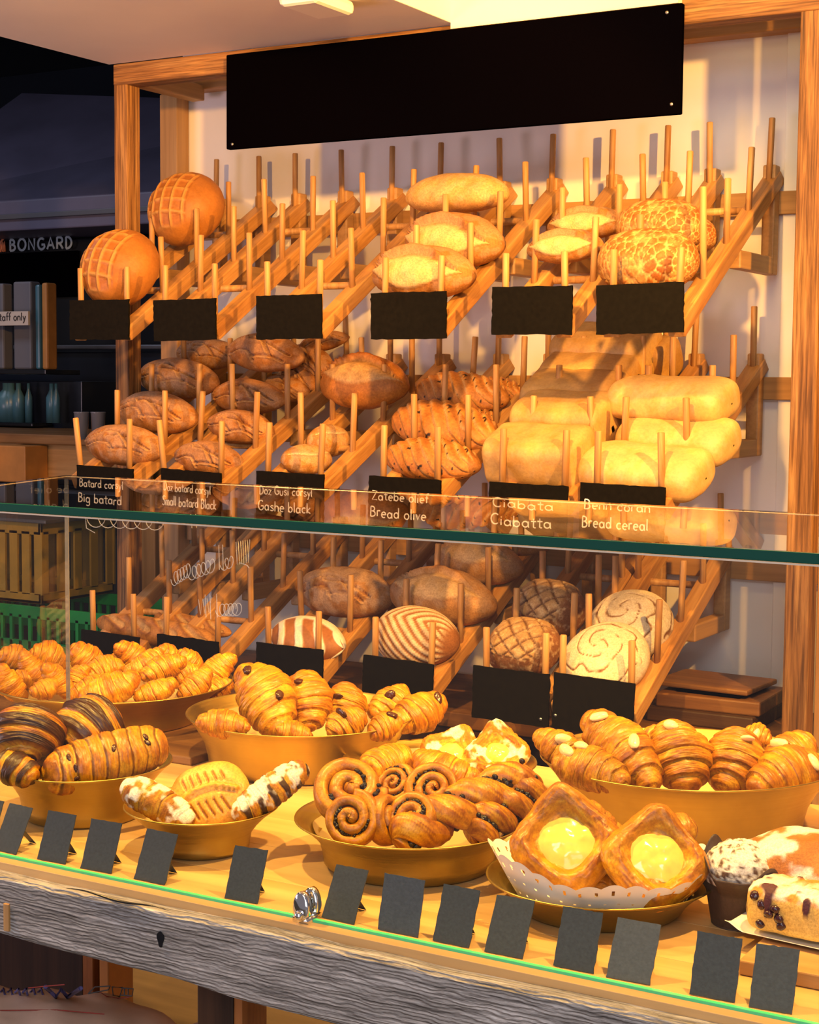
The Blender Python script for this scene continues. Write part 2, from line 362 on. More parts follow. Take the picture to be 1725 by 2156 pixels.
for ti, T in enumerate(TIERS):
    rack = tag(empty('bread_rack', (-2.07, 3.9, T['bat'])), 'honey-wood %s tier of sloping bread rails with upright pegs on the white wall' % TN[ti], 'bread rack', 'tiers of the bread rack')
    org = np.array(rack.location)
    zt = lambda Y: T['z0'] + (Y-T['dy']-3.255)*T['m']
    A = math.atan(T['m']); cA, sA = math.cos(A), math.sin(A)
    o = box_obj('wall_batten', (-3.03, 3.872, T['bat']), (-1.10, 3.9, T['bat']+.055), M['plainx'], None, .002); o.location = Vector(np.array(o.location)-org); o.parent = rack
    for bx in (-2.9, -2.2, -1.5, -1.14):
        s_ = MB().lathe([(0, .001), (.004, .001), (.005, -.001)], 12).obj('screw', M['darkink'], o); s_.rotation_euler = (PI/2, 0, 0); s_.location = (bx+2.065, -.015, 0)
    Y0, Y1 = 3.232+T['dy'], 3.868
    Ln = (Y1-Y0)/cA
    for ri, X in enumerate(T['X']):
        # rail: top edge follows zt, plumb-cut at the wall
        hw, th = .019, .038
        V = [(0, -hw, -th), (Ln+th*T['m'], -hw, -th), (Ln, -hw, 0), (0, -hw, 0), (0, hw, -th), (Ln+th*T['m'], hw, -th), (Ln, hw, 0), (0, hw, 0)]
        r = MB().add(V, [(0,1,2,3), (7,6,5,4), (0,4,5,1), (1,5,6,2), (2,6,7,3), (3,7,4,0)]).obj('rail', M['rail'], rack, False, bevel=.003)
        r.matrix_basis = Matrix(((0, -1, 0, X-org[0]), (cA, 0, -sA, Y0-org[1]), (sA, 0, cA, zt(Y0)-org[2]), (0, 0, 0, 1)))
        inv = r.matrix_basis.inverted()
        for k, py in enumerate(PEGY):
            Yp = py+T['dy']
            if ti == 2 and k == 4: Yp -= .02
            p = bpy.data.objects.new('peg', peg_mesh); COL.objects.link(p); p.parent = r
            sc = 1.36 if (ti == 0 and ri == 11 and k == 1) else 1.0
            tl = Matrix.Rotation(rnd.gauss(0, .018), 4, 'Y') @ Matrix.Rotation(rnd.gauss(0, .018), 4, 'X')
            if ti == 1 and ri in (0, 2) and k == 0: tl = Matrix.Rotation(-.12, 4, 'Y')
            p.matrix_basis = inv @ Matrix.Translation(Vector((X-org[0], Yp-org[1], zt(Yp)-.006-org[2]))) @ tl @ Matrix.Diagonal((1, 1, sc, 1))
        # bracket: plank up the wall and a level brace
        yb = Y0 + (T['brace']+.045+.055-zt(Y0))/T['m']
        b = MB()
        b.box((-.016, 3.835-3.9, T['brace']-org[2]), (.016, 3.872-3.9, zt(3.868)+.012-org[2]))
        b.box((-.0155, yb-3.9-.02, T['brace']-org[2]), (.0155, 3.836-3.9, T['brace']+.042-org[2]))
        bo = b.obj('bracket', M['plainy'], rack, False, bevel=.004); bo.location = (X-org[0], 0, 0)
    for pi in range(6):
        xa, xb = T['X'][2*pi], T['X'][2*pi+1]
        for Yd in (3.47, 3.755):
            d = MB().tube([(xa+.018, 0, 0), (xb-.018, 0, 0)], .009, 12).obj('dowel', M['peg'], rack)
            d.location = (-org[0], Yd-org[1], zt(Yd)-.035-org[2])

# ------------------------------------------------------------------ hand lettering by strokes
def arc(cx, cy, rx, ry, a0, a1, n=12):
    return [(cx+rx*math.cos(math.radians(a0+(a1-a0)*i/n)), cy+ry*math.sin(math.radians(a0+(a1-a0)*i/n))) for i in range(n+1)]
bowl = arc(.25, .26, .2, .26, 0, 360)
GL = {
 'a': ([bowl, [(.46, .54), (.46, .06), (.52, 0)]], .62), 'b': ([[(.06, 1), (.06, 0)], arc(.26, .26, .2, .26, 180, -180)], .6),
 'c': ([arc(.27, .26, .21, .26, 45, 315)], .55), 'd': ([bowl, [(.46, 1), (.46, 0)]], .62), 'e': ([[(.06, .28), (.46, .30)] + arc(.26, .27, .2, .27, 5, 310)], .58),
 'f': ([arc(.3, .82, .15, .18, 60, 180)+[(.15, 0)], [(.02, .55), (.3, .55)]], .38), 'g': ([bowl, [(.46, .54), (.46, -.2)]+arc(.27, -.2, .19, .16, 0, -150)], .62),
 'h': ([[(.06, 1), (.06, 0)], arc(.25, .3, .19, .24, 180, 0)+[(.44, 0)]], .58), 'i': ([[(.08, .55), (.08, 0)], [(.08, .72), (.09, .76)]], .26),
 'k': ([[(.06, 1), (.06, 0)], [(.4, .55), (.06, .22), (.42, 0)]], .52), 'l': ([[(.08, 1), (.08, .06), (.14, 0)]], .26),
 'm': ([[(.05, .55), (.05, 0)], arc(.18, .36, .13, .18, 180, 0)+[(.31, 0)], arc(.44, .36, .13, .18, 180, 0)+[(.57, 0)]], .7),
 'n': ([[(.06, .55), (.06, 0)], arc(.24, .34, .18, .2, 180, 0)+[(.42, 0)]], .55), 'o': ([arc(.26, .27, .21, .27, 90, 450)], .58),
 'r': ([[(.06, .55), (.06, 0)], arc(.22, .34, .16, .2, 180, 50)], .42), 's': ([[(.38, .47), (.22, .55), (.08, .44), (.16, .32), (.34, .24), (.4, .1), (.24, 0), (.06, .07)]], .5),
 't': ([[(.18, .85), (.18, .06), (.28, 0), (.34, .03)], [(.02, .58), (.36, .58)]], .42), 'u': ([[(.06, .55), (.06, .2)]+arc(.24, .2, .18, .2, 180, 360)+[(.42, .55)]], .55),
 'v': ([[(.03, .55), (.21, 0), (.4, .55)]], .48), 'x': ([[(.04, .55), (.38, 0)], [(.38, .55), (.04, 0)]], .48), 'y': ([[(.04, .55), (.22, .05)], [(.42, .55), (.14, -.32), (.04, -.3)]], .5),
 'z': ([[(.05, .55), (.38, .55), (.05, 0), (.4, 0)]], .48), 'B': ([[(.08, .97), (.08, 0)], [(.08, .97)]+arc(.2, .75, .24, .22, 90, -90)+[(.08, .53)], [(.08, .53)]+arc(.22, .265, .28, .265, 90, -90)+[(.08, 0)]], .64),
 'C': ([arc(.34, .49, .29, .49, 50, 310)], .66), 'D': ([[(.08, 1), (.08, 0)], [(.08, 1)]+arc(.16, .5, .38, .5, 90, -90)+[(.08, 0)]], .66),
 'G': ([arc(.36, .49, .31, .49, 50, 330)+[(.62, .42), (.38, .42)]], .74), 'S': ([[(.5, .86), (.3, 1), (.1, .82), (.22, .6), (.44, .42), (.5, .18), (.28, 0), (.05, .12)]], .6),
 'Z': ([[(.06, .97), (.52, .97), (.06, 0), (.56, 0)]], .66), '3': ([arc(.25, .72, .2, .24, 150, -90, 10)+arc(.25, .25, .22, .25, 90, -150, 10)], .55),
 'N': ([[(.08, 0), (.08, 1), (.58, 0), (.58, 1)]], .74), 'A': ([[(.02, 0), (.32, 1), (.62, 0)], [(.13, .34), (.51, .34)]], .7), 'R': ([[(.08, 0), (.08, 1)], [(.08, 1)]+arc(.28, .74, .26, .26, 90, -90)+[(.08, .48)], [(.3, .48), (.58, 0)]], .68), 'O': ([arc(.38, .5, .33, .5, 90, 450, 24)], .82),
}
def lettering(text, h, r, name, mat, parent=None, flat=.35, jit=.03, width=None, spc=0):
    """chalk strokes in the local XZ plane, start at the origin, facing -Y"""
    rr = random.Random(text); x = 0; strokes = []
    for ch in text:
        if ch == ' ': x += .36; continue
        g, w = GL[ch]; dy = rr.gauss(0, jit)
        for s_ in g: strokes.append([(x+px, py+dy) for px, py in s_])
        x += w + spc
    kx = (width/x) if width else h
    mb_ = MB()
    for s_ in strokes:
        P = np.array([(px*kx, 0, py*h) for px, py in s_])
        if len(P) == 2: P = np.array([P[0], (P[0]+P[1])/2, P[1]])
        mb_.tube(P, r, 6)
    o = mb_.obj(name, mat, parent); o.scale = (1, flat, 1); return o

# ------------------------------------------------------------------ slate signs on the rack
ORD = ['leftmost', 'second from left', 'third from left', 'third from right', 'second from right', 'rightmost']
S1 = [(148,628,272,716), (325,627,455,718), (541,618,678,715), (782,612,940,715), (1037,600,1205,706), (1257,594,1440,703)]
S2 = [(163,980,280,1066), (340,988,465,1078), (541,992,682,1085), (777,1003,928,1103), (1030,1016,1195,1120), (1222,1018,1400,1134)]
S3 = [(172,1330,293,1430), (332,1340,460,1425), (541,1357,680,1447), (765,1385,912,1472), (996,1407,1157,1522), (1165,1424,1335,1545)]
W2 = [('Batard corsyl', 'Big batard', 1.0), ('Doz batard corsyl', 'Small batard Black', .95), ('Doz Gusi corsyl', 'Gashe black', 1.0), ('Zatebe olief', 'Bread olive', 1.0), ('Ciabata', 'Ciabatta', 1.0), ('Benn coran', 'Bread cereal', 1.0)]
for ti, (SS, row) in enumerate(((S1, 'top'), (S2, 'middle'), (S3, 'bottom'))):
    Yf = 3.222 if ti < 2 else 3.244
    for si, (x0, y0, x1, y1) in enumerate(SS):
        xm = (x0+x1)/2
        P = atY(x0, (y0+y1)/2, Yf); Q = atY(x1, (y0+y1)/2, Yf); zt_ = atY(xm, y0+3, Yf)[2]; zb_ = atY(xm, y1-1, Yf)[2]
        if ti == 1: zb_ = zt_ - .118
        w, h = Q[0]-P[0], zt_-zb_
        rr = random.Random(si*7+ti)
        # slate with chipped edge
        n = 14; out = []
        for (a, b) in (((0, 0), (1, 0)), ((1, 0), (1, 1)), ((1, 1), (0, 1)), ((0, 1), (0, 0))):
            for k in range(n):
                t_ = k/n; out.append(((a[0]+(b[0]-a[0])*t_-.5)*w + rr.gauss(0, .0006), (a[1]+(b[1]-a[1])*t_-.5)*h + rr.gauss(0, .0006)))
        m_ = len(out); V = [(x, -.003, z) for x, z in out] + [(x, .003, z) for x, z in out]
        F = [tuple(range(m_)), tuple(range(2*m_-1, m_-1, -1))] + [(i, m_+i, m_+(i+1) % m_, (i+1) % m_) for i in range(m_)]
        so = MB().add(V, F).obj('slate_sign', M['slate'], None, False)
        so.location = ((P[0]+Q[0])/2, Yf, (zt_+zb_)/2); so.rotation_euler = (0, rr.gauss(0, .008) + (.02 if ti else -.004), 0)
        if ti == 1:
            tag(so, 'black slate sign chalked "%s", %s in the middle rack row' % (W2[si][1], ORD[si]), 'slate sign', 'slate signs of the bread rack')
            t1, t2, kk = W2[si]
            a = lettering(t1, .021, .0016, 'chalk_writing', M['chalk'], so, width=w*.80); a.location = (-w*.45, -.0034, .004)
            ln = .92 if len(t2) > 12 else .80
            b = lettering(t2, .024, .0017, 'chalk_writing', M['chalk'], so, width=w*ln); b.location = (-w*.47, -.0034, -.036 if si != 1 else -.032)
        else:
            tag(so, 'blank black slate sign, %s of the six on the %s rack row' % (ORD[si], row), 'slate sign', 'slate signs of the bread rack')
            if ti == 2 and si >= 4:
                for sx, sz in (((.40, -.36),) if si == 4 else ((-.46, -.28), (.40, -.44))):
                    k_ = MB().lathe([(0, .0015), (.003, .0015), (.004, 0)], 14).obj('screw', M['screw'], so); k_.rotation_euler = (PI/2, 0, 0); k_.location = (sx*w, -.003, sz*h)

# ------------------------------------------------------------------ back table and what lies on it
bt = tag(empty('back_table', (-2.0, 3.65, 0)), 'dark barn-wood table along the wall under the bread rack', 'table')
def tpart(name, lo, hi, m, bevel=.003):
    o = box_obj(name, lo, hi, m, None, bevel); o.location -= bt.location; o.parent = bt; return o
tpart('tabletop', (-2.92, 3.40, .762), (-1.03, 3.868, .80), M['brownx'])
tpart('apron', (-2.92, 3.405, .58), (-1.09, 3.43, .762), M['dark'])
for x in (-2.9, -1.16):
    tpart('leg', (x, 3.43, 0), (x+.06, 3.49, .762), M['darkz']); tpart('leg', (x, 3.80, 0), (x+.06, 3.86, .762), M['darkz'])
stk = [((-1.42, 3.56, .80), (-1.16, 3.80, .835), 'thick dark cutting board at the bottom of the board stack', 'dark'),
       ((-1.405, 3.575, .835), (-1.155, 3.80, .868), 'orange-brown wooden board in the middle of the board stack', 'brownx'),
       ((-1.36, 3.60, .868), (-1.20, 3.78, .877), 'thin black board between two brown boards of the stack', 'black'),
       ((-1.42, 3.60, .877), (-1.18, 3.79, .890), 'thin brown board lying on top of the board stack', 'brownx')]
for k, (lo, hi, lb, mm) in enumerate(stk):
    tag(box_obj('wooden_board', lo, hi, M[mm], None, .004, (0, 0, (0, .03, -.05, -.06)[k])), lb, 'cutting board', 'boards stacked on the back table')

# ------------------------------------------------------------------ display counter
ct = tag(empty('display_counter', (-1.2, 2.1, 0)), 'long pastry counter with pale wood top and weathered grey front board', 'counter')
def cpart(name, lo, hi, m, bevel=.002):
    o = box_obj(name, lo, hi, m, None, bevel); o.location -= ct.location; o.parent = ct; return o
nb = 7; yb0, yb1 = 1.692, 2.64
for k in range(nb):
    a = yb0+(yb1-yb0)*k/nb; b = yb0+(yb1-yb0)*(k+1)/nb
    o = cpart('worktop_board', (-2.72, a, .872), (.15, b-.0004, .90), M['counter'], .0008)
# weathered front board with uneven lower edge
nx = 90; V = []; C = np.linspace(-2.72, .15, nx)
top = .889 + .0015*np.sin(C*9) + .004*(vnoise(np.stack([C*14, C*0, C*0], -1), 3)-.5)
bot = .803 - .012*sm(-1.7, -.9, C) + .006*(vnoise(np.stack([C*9, C*0+4, C*0], -1), 5)-.5)
y_f, y_b = 1.668, 1.693
for j, (yy, zz) in enumerate(((y_b, top), (y_f+.004, top), (y_f, top-.005), (y_f, bot+.005), (y_f+.004, bot), (y_b, bot))):
    V.append(np.stack([C-C.mean(), np.full(nx, yy)-1.68, zz-.845], -1))
V = np.concatenate(V); F = [tuple(f) for f in grid(6, nx, False)] + [tuple(range(0, 6*nx, nx)), tuple(range(nx-1, 6*nx, nx))[::-1]]
fb = MB().add(V, F).obj('front_board', M['weathered'], ct, False); fb.location = Vector((float(C.mean()), 1.68, .845)) - ct.location
ws = cpart('joint_strip', (-1.632, 1.664, .812), (-1.622, 1.672, .852), M['plainz'], .001)
kn = MB()
for a in range(1):
    an = np.linspace(0, 2*PI, 18, endpoint=False); kn.add([(0, 0, 0)] + [(.006*math.cos(t_)*(1+.25*math.sin(3*t_)), .0, .011*math.sin(t_)) for t_ in an], [(0, 1+i, 1+(i+1) % 18) for i in range(18)])
k_ = kn.obj('knot_hole', M['blackroom'], fb, False); kp = atY(338, 1978, 1.6672); k_.location = Vector(kp) - Vector((float(C.mean()), 1.68, .845)); 
cr = MB()
P0, P1 = atY(140, 1870, 1.668), atY(355, 1918, 1.668)
cr.tube([P0+(P1-P0)*t_+np.array([0, 0, .002*math.sin(t_*9)]) for t_ in np.linspace(0, 1, 20)], [.0003+.0014*math.sin(PI*t_) for t_ in np.linspace(0, 1, 20)], 6)
c_ = cr.obj('crack', M['blackroom'], fb); c_.location = -Vector((float(C.mean()), 1.68, .845))
# legs and undershelf
lx = -1.345
o = cpart('leg', (lx, 1.74, 0), (-1.284, 1.80, .872), M['darkz'], .002)
o2 = cpart('lit_leg_side', (-1.284, 1.742, 0), (-1.270, 1.80, .872), M['legside'], .001)  # leg side facing the light, its brightness painted as orange wood
for x in (-2.66, .05): cpart('leg', (x, 1.74, 0), (x+.06, 1.80, .872), M['darkz'])
for x in (-2.66, -1.345, .05): cpart('leg', (x, 2.54, 0), (x+.06, 2.60, .872), M['darkz'])
cpart('undershelf', (-2.66, 1.70, .378), (-1.66, 1.99, .396), M['dark'])
# dark cabinet under the counter, left
cb = tag(empty('under_cabinet', (-2.3, 2.3, 0)), 'dark brown wooden cabinet with orange edge under the counter at left', 'cabinet')
for nm, lo, hi, m in (('body', (-2.95, 2.52, .0), (-2.248, 2.62, .86), 'darkz'), ('edge_strip', (-2.248, 2.52, 0), (-2.220, 2.62, .86), 'legside')):
    o = box_obj(nm, lo, hi, M[m], None, .002); o.location -= cb.location; o.parent = cb
tag(box_obj('pale_panel', (-2.203, 2.52, 0), (-2.178, 2.60, .86), M['orangebox'], None, .003), 'pale orange upright panel beside the dark cabinet under the counter', 'panel')

# ------------------------------------------------------------------ glass guard
gz = 1.420; gy = 1.715
gg = tag(empty('glass_guard', (-1.1, gy, .90)), 'clear glass sneeze guard with green edges standing on the counter', 'glass guard')
gl_ = Vector((-1.1, gy, .90))
def gpart(mb_, name, m, smooth=False, bevel=0):
    o = mb_.obj(name, M[m], gg, smooth, bevel=bevel); o.location = -gl_; return o
cL = (-2.035, 2.249); cF = (-1.862, gy-.012)
cR = (.10, 2.20); cRF = (.10, gy-.012)
th = .006
def prism(poly, z0, z1):
    n = len(poly); V = [(x, y, z0) for x, y in poly]+[(x, y, z1) for x, y in poly]
    return MB().add(V, [tuple(range(n))[::-1], tuple(range(n, 2*n))] + [(i, (i+1) % n, n+(i+1) % n, n+i) for i in range(n)])
gpart(prism([cF, cRF, cR, cL], gz-th, gz), 'top_pane', 'glass')
gpart(MB().box((-1.862, gy-.003, .901), (.10, gy+.003, gz-th-.001)), 'front_pane', 'glass')
# left side pane
dv = np.array(cL)-np.array(cF); dv /= np.linalg.norm(dv); nv = np.array([-dv[1], dv[0]])*.003
a = np.array(cF)+dv*.012; b = np.array(cL)-dv*.002
gpart(prism([tuple(a-nv), tuple(b-nv), tuple(b+nv), tuple(a+nv)], .905, gz-th-.001), 'side_pane', 'glass')
gpart(prism([tuple(b-nv*1.2), tuple(b+dv*.003-nv*1.2), tuple(b+dv*.003+nv*1.2), tuple(b+nv*1.2)], .91, gz-th-.001), 'side_edge', 'plasticglass')
# coloured edges
gpart(MB().box((-1.87, gy-.0155, gz-.0125), (.10, gy-.0122, gz-.0005)), 'front_edge', 'edge', bevel=.001)
gpart(MB().box((-1.87, gy-.0152, gz-.0148), (.10, gy-.004, gz-.0128)), 'bevelled_lip', 'lip')
gpart(MB().tube([(cL[0], cL[1], gz-.003), (cR[0], cR[1], gz-.003)], .0012, 6), 'back_edge', 'lip')
gpart(MB().tube([(cF[0], cF[1], gz-.003), (cL[0], cL[1], gz-.003)], .0011, 6), 'side_top_edge', 'lip')
gpart(MB().box((-1.862, gy-.0042, .8995), (.10, gy+.0032, .9032)), 'bottom_edge', 'edgelight')
# chrome clip at the foot of the front pane
cl = atZ(644, 1938, .90)
ck = MB().lathe([(0, -.006), (.011, -.006), (.0125, -.004), (.0125, .004), (.011, .006), (0, .006)], 32)
cK = MB(); 
V, F = np.concatenate(ck.V), ck.F
V = np.stack([V[:, 0], V[:, 2], V[:, 1]*1.0], -1); V[:, 2] = np.where(V[:, 2] < 0, V[:, 2]*1.25, V[:, 2]*1.9)
for yy in (gy-.011, gy+.011): cK.add(V+np.array([cl[0], yy, .917]), F)
cK.box((cl[0]-.012, gy-.016, .900), (cl[0]+.012, gy+.016, .907))
o = gpart(cK, 'chrome_clip', 'chrome', True)
sc = MB(); an = np.linspace(-PI/2, PI/2, 9); sc.lathe([(.0062*math.cos(t_), .0062*math.sin(t_)) for t_ in an], 20)
so = sc.obj('clip_screw', M['chrome'], o); so.location = (cl[0], gy-.019, .911)
# reflections of writing, drawn as pale strokes on the pane
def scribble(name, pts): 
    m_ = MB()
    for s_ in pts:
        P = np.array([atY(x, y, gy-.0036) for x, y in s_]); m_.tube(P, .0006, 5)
    return gpart(m_, name, 'reflstroke', True)
def loops(x0, y0, x1, y1, n, rx, ry): 
    t_ = np.linspace(0, 2*PI*n, n*16); return [(x0+(x1-x0)*u+rx*math.cos(a+PI), y0+(y1-y0)*u+ry*math.sin(a)) for u, a in zip(np.linspace(0, 1, n*16), t_)]
def zig(x0, y0, x1, y1, n, h): return [(x0+(x1-x0)*k/(2*n), y0+(y1-y0)*k/(2*n)+(h if k % 2 else -h)) for k in range(2*n+1)]
scribble('reflected_writing', [loops(196, 1093, 345, 1100, 6, 13, 17), [(205, 1075), (180, 1090), (182, 1112), (200, 1122)], [(303, 1095), (306, 1097)], [(311, 1094), (313, 1097)], [(402, 1082), (404, 1112)], [(412, 1082), (414, 1111)]])
scribble('reflected_writing', [loops(366, 1220, 398, 1200, 5, 6, 14), loops(402, 1208, 450, 1190, 5, 7, 14), [(461, 1148), (462, 1200)], [(469, 1147), (470, 1200)], loops(470, 1190, 490, 1182, 2, 6, 12), zig(497, 1165, 526, 1160, 6, 24), [(505, 1185), (520, 1190), (525, 1196)]])
scribble('reflected_writing', [zig(418, 1278, 445, 1275, 3, 16), [(432, 1252), (434, 1300)], [(442, 1250), (444, 1304)], [(456, 1250), (458, 1300)], loops(462, 1285, 505, 1283, 5, 8, 13)])

# ------------------------------------------------------------------ price cards along the counter front
CARDS = [(-1.692,.0486,-3),(-1.601,.0518,2.3),(-1.517,.0544,2.2),(-1.420,.0554,-.9),(-1.263,.052,3.5),(-1.109,.0504,-1.5),(-1.019,.0586,1),(-.942,.0516,.1),(-.869,.0517,1.4),(-.776,.0519,1.2),(-.706,.0544,2),(-.603,.0529,3),(-.535,.0487,5)]
LEAN = [.034,.026,.026,.029,.026,.034,.018,.028,.034,.028,.036,.025,.032]
CNM = ['first whole card from the left end', 'in front of the striped croissant bowl, second from left', 'between the striped and the powdered bowls', 'in front of the small powdered pastry bowl',
       'alone left of the chrome clip', 'just right of the chrome clip', 'second right of the chrome clip', 'below the right side of the snail bowl', 'left of the custard dish foot', 'below the custard dish, left one',
       'below the custard dish, palest one', 'left of the cake board, second from right', 'rightmost, before the cake slice']
def card(x, w, yaw, dy, nm, mm, y=1.730):
    L_ = .071; dz = math.sqrt(L_*L_-dy*dy)
    rr = random.Random(nm); n = 10; out = []
    for (a, b) in (((0, 0), (1, 0)), ((1, 0), (1, 1)), ((1, 1), (0, 1)), ((0, 1), (0, 0))):
        for k in range(n):
            t_ = k/n; out.append(((a[0]+(b[0]-a[0])*t_-.5)*w + rr.gauss(0, .0003), (a[1]+(b[1]-a[1])*t_)*L_ + rr.gauss(0, .0003)))
    m_ = len(out); V = [(u, -.0008, v) for u, v in out]+[(u, .0008, v) for u, v in out]
    F = [tuple(range(m_)), tuple(range(2*m_-1, m_-1, -1))]+[(i, m_+i, m_+(i+1) % m_, (i+1) % m_) for i in range(m_)]
    o = MB().add(V, F).obj('price_card', M[mm], None, False)
    o.location = (x, y, .9006); o.rotation_euler = (-math.atan2(dy, dz), 0, math.radians(yaw))
    st = MB(); st.add([(-w*.12, .0009, L_*.55), (w*.12, .0009, L_*.55), (w*.12, .0009, L_*.5), (-w*.12, .0009, L_*.5)], [(0, 1, 2, 3)])
    a_ = math.atan2(dy, dz); p0 = np.array([0, .001, L_*.6]); q = np.array([0, .030, 0])
    R_ = np.array([[1, 0, 0], [0, math.cos(a_), -math.sin(a_)], [0, math.sin(a_), math.cos(a_)]])  # world->local for the foot
    foot = R_ @ np.array([0, dy+.022, 0.0004])
    s_ = MB(); s_.add([(-w*.14, .0012, L_*.62), (w*.14, .0012, L_*.62), (w*.14, foot[1], foot[2]), (-w*.14, foot[1], foot[2]), (-w*.14, .0020, L_*.62), (w*.14, .0020, L_*.62), (w*.14, foot[1]+.001, foot[2]), (-w*.14, foot[1]+.001, foot[2])], [(0,1,2,3),(7,6,5,4),(0,4,5,1),(2,6,7,3),(1,5,6,2),(3,7,4,0)])
    s_.obj('stand', M[mm], o, False)
    return tag(o, 'slate price card '+nm, 'price card', 'price cards along the counter edge')
for i, ((x, w, yaw), dy, nm) in enumerate(zip(CARDS, LEAN, CNM)):
    card(x, w, yaw, dy, nm, 'slatesheen' if i in (6, 10) else 'slateblue')  # two cards carry the painted sheen
c0 = card(-1.748, .05, 3, .03, 'cut by the left edge of the photo', 'slateblue', 1.732)
a = lettering('3', .014, .0008, 'chalk_writing', M['chalk'], c0); a.location = (.013, -.0012, .048)

# ------------------------------------------------------------------ brass bowls
ANG = math.radians(30.2)
def bowl_obj(nm, label, x, y, z, R, h, rb, sx=1.0, kink=.42, liner=True):
    t_ = .0016
    zk = h*kink; rk = rb*1.045
    pr = [(0, 0), (rb-.012, 0), (rb-.004, .0015), (rb, .006), (rb*1.012, zk*.5), (rk, zk), (rk+(R-rk)*.24, zk+(h-zk)*.33), (rk+(R-rk)*.56, zk+(h-zk)*.66), (R-.003, h-.002), (R, h), (R-.0005, h+.0016), (R-.003, h+.0012)]
    pin = [(R-.0045, h-.003), (rk+(R-rk)*.56-.003, zk+(h-zk)*.66+.001), (rk+(R-rk)*.24-.003, zk+(h-zk)*.33+.001), (rk-.004, zk), (rb-.004, .008), (rb-.012, .004), (0, .004)]
    o = MB().lathe(pr+pin, 96, sx=sx).obj(nm, M['brass']); o.location = (x, y, z); o.rotation_euler = (0, 0, ANG)
    tag(o, label, 'bowl', 'brass bowls on the counter')
    if liner:
        r2 = rk+(R-rk)*.3
        l = MB(); an = np.linspace(0, 2*PI, 72, endpoint=False); prof = [(0, .010), (rb*.8, .011), (rk*.93, zk*1.02), (r2*.93, h*.62), (R*.84, h*.82)]
        l.lathe(prof, 72, sx=sx); Vv = l.V[0]; wob = 1+.008*np.sin(np.tile(an, len(prof))*11)*(np.hypot(Vv[:, 0], Vv[:, 1]) > rk*.9)
        l.V[0] = Vv*np.stack([wob, wob, np.ones_like(wob)], -1)
        lo = l.obj('paper_liner', M['liner'], o)
    return o
B = {}
def B_(k, nm, label, D, px, py_, R, z, zr, rb, sx=1.0, kink=.42, liner=True, xy=None):
    if xy is None: c = atD(px, py_, D); xy = (c[0], c[1])
    B[k] = dict(x=xy[0], y=xy[1], R=R, z=z, zr=zr, D=depth((xy[0], xy[1], zr)))
    return bowl_obj(nm, label, xy[0], xy[1], z, R, zr-z, rb, sx, kink, liner)
B_(1, 'brass_bowl', 'big brass bowl heaped with plain croissants at back left', 0, 0, 0, .238, .9165, .995, .172, xy=(-2.123, 2.479))
B_(2, 'brass_bowl', 'brass bowl of chocolate-striped pastries at the left end', 0, 0, 0, .142, .9005, .987, .096, xy=(-1.735, 1.951))
B_(3, 'brass_bowl', 'smallest brass bowl holding three powdered and plain pastries', 0, 0, 0, .113, .9005, .966, .070, 1.02, .40, xy=(-1.459, 1.899))
B_(4, 'brass_bowl', 'big brass bowl of chocolate-chunk croissants in the middle', 0, 0, 0, .212, .9005, .996, .170, .99, .46, xy=(-1.632, 2.422))
B_(5, 'brass_bowl', 'shallow brass bowl behind the snails with custard pastries', 2.76, 925, 1599, .166, .9005, .955, .12, 1.0)
B_(6, 'brass_bowl', 'brass bowl of raisin snails and twists, centre front', 0, 0, 0, .164, .9005, .968, .122, 1.02, .52, xy=(-1.158, 1.998))
B_(7, 'brass_bowl', 'large deep brass bowl of almond croissants at right', 0, 0, 0, .216, .9005, 1.008, .165, 1.085, .40, xy=(-.888, 2.409))
B_(8, 'brass_dish', 'low brass dish with white doily and two custard pastries', 0, 0, 0, .142, .9005, .945, .102, 1.07, .3, liner=False, xy=(-.84, 1.955))
tag(box_obj('riser_board', (-2.55, 2.300, .9), (-1.79, 2.72, .916), M['brownx'], None, .003), 'dark wooden board under the big back-left bowl', 'board')

# paper sack on the undershelf
def sack():
    n, m = 60, 40; u = np.linspace(-1, 1, n); v = np.linspace(0, 2*PI, m, endpoint=False)
    U, Vv = np.meshgrid(u, v, indexing='ij'); L_, W_, H_ = .66, .28, .20
    ex = (1-np.abs(U)**7)**.8*.93+.07
    x = U*L_/2; y = np.sign(np.cos(Vv))*np.abs(np.cos(Vv))**.6*W_/2*(.9+.1*ex); z = np.sign(np.sin(Vv))*np.abs(np.sin(Vv))**.55*H_/2*ex
    z = z + .012*(fbm(np.stack([x*14, y*14, z*6], -1), 2)-.5) + .004*np.sin(x*60+3*np.sin(y*20))
    o = MB().add(np.stack([x, y, z], -1).reshape(-1, 3), grid(n, m, True, True)).obj('paper_sack', M['kraft'])
    return o
sk = sack(); tag(sk, 'brown paper flour sack with blue printing lying under the counter', 'sack')
sk.location = (-1.875, 1.835, .500); sk.rotation_euler = (0, 0, math.radians(20))
e = MB(); e.add([(.31, -.02, .05), (.335, -.03, .06), (.365, .0, .082), (.37, .08, .07), (.31, .07, .05), (.32, -.04, -.02), (.335, .03, .0)], [(0, 1, 2, 3, 4), (0, 5, 1), (1, 5, 6, 2), (2, 6, 3)])
ef = e.obj('folded_corner', M['kraft'], sk, False); sd = ef.modifiers.new('s', 'SOLIDIFY'); sd.thickness = .002
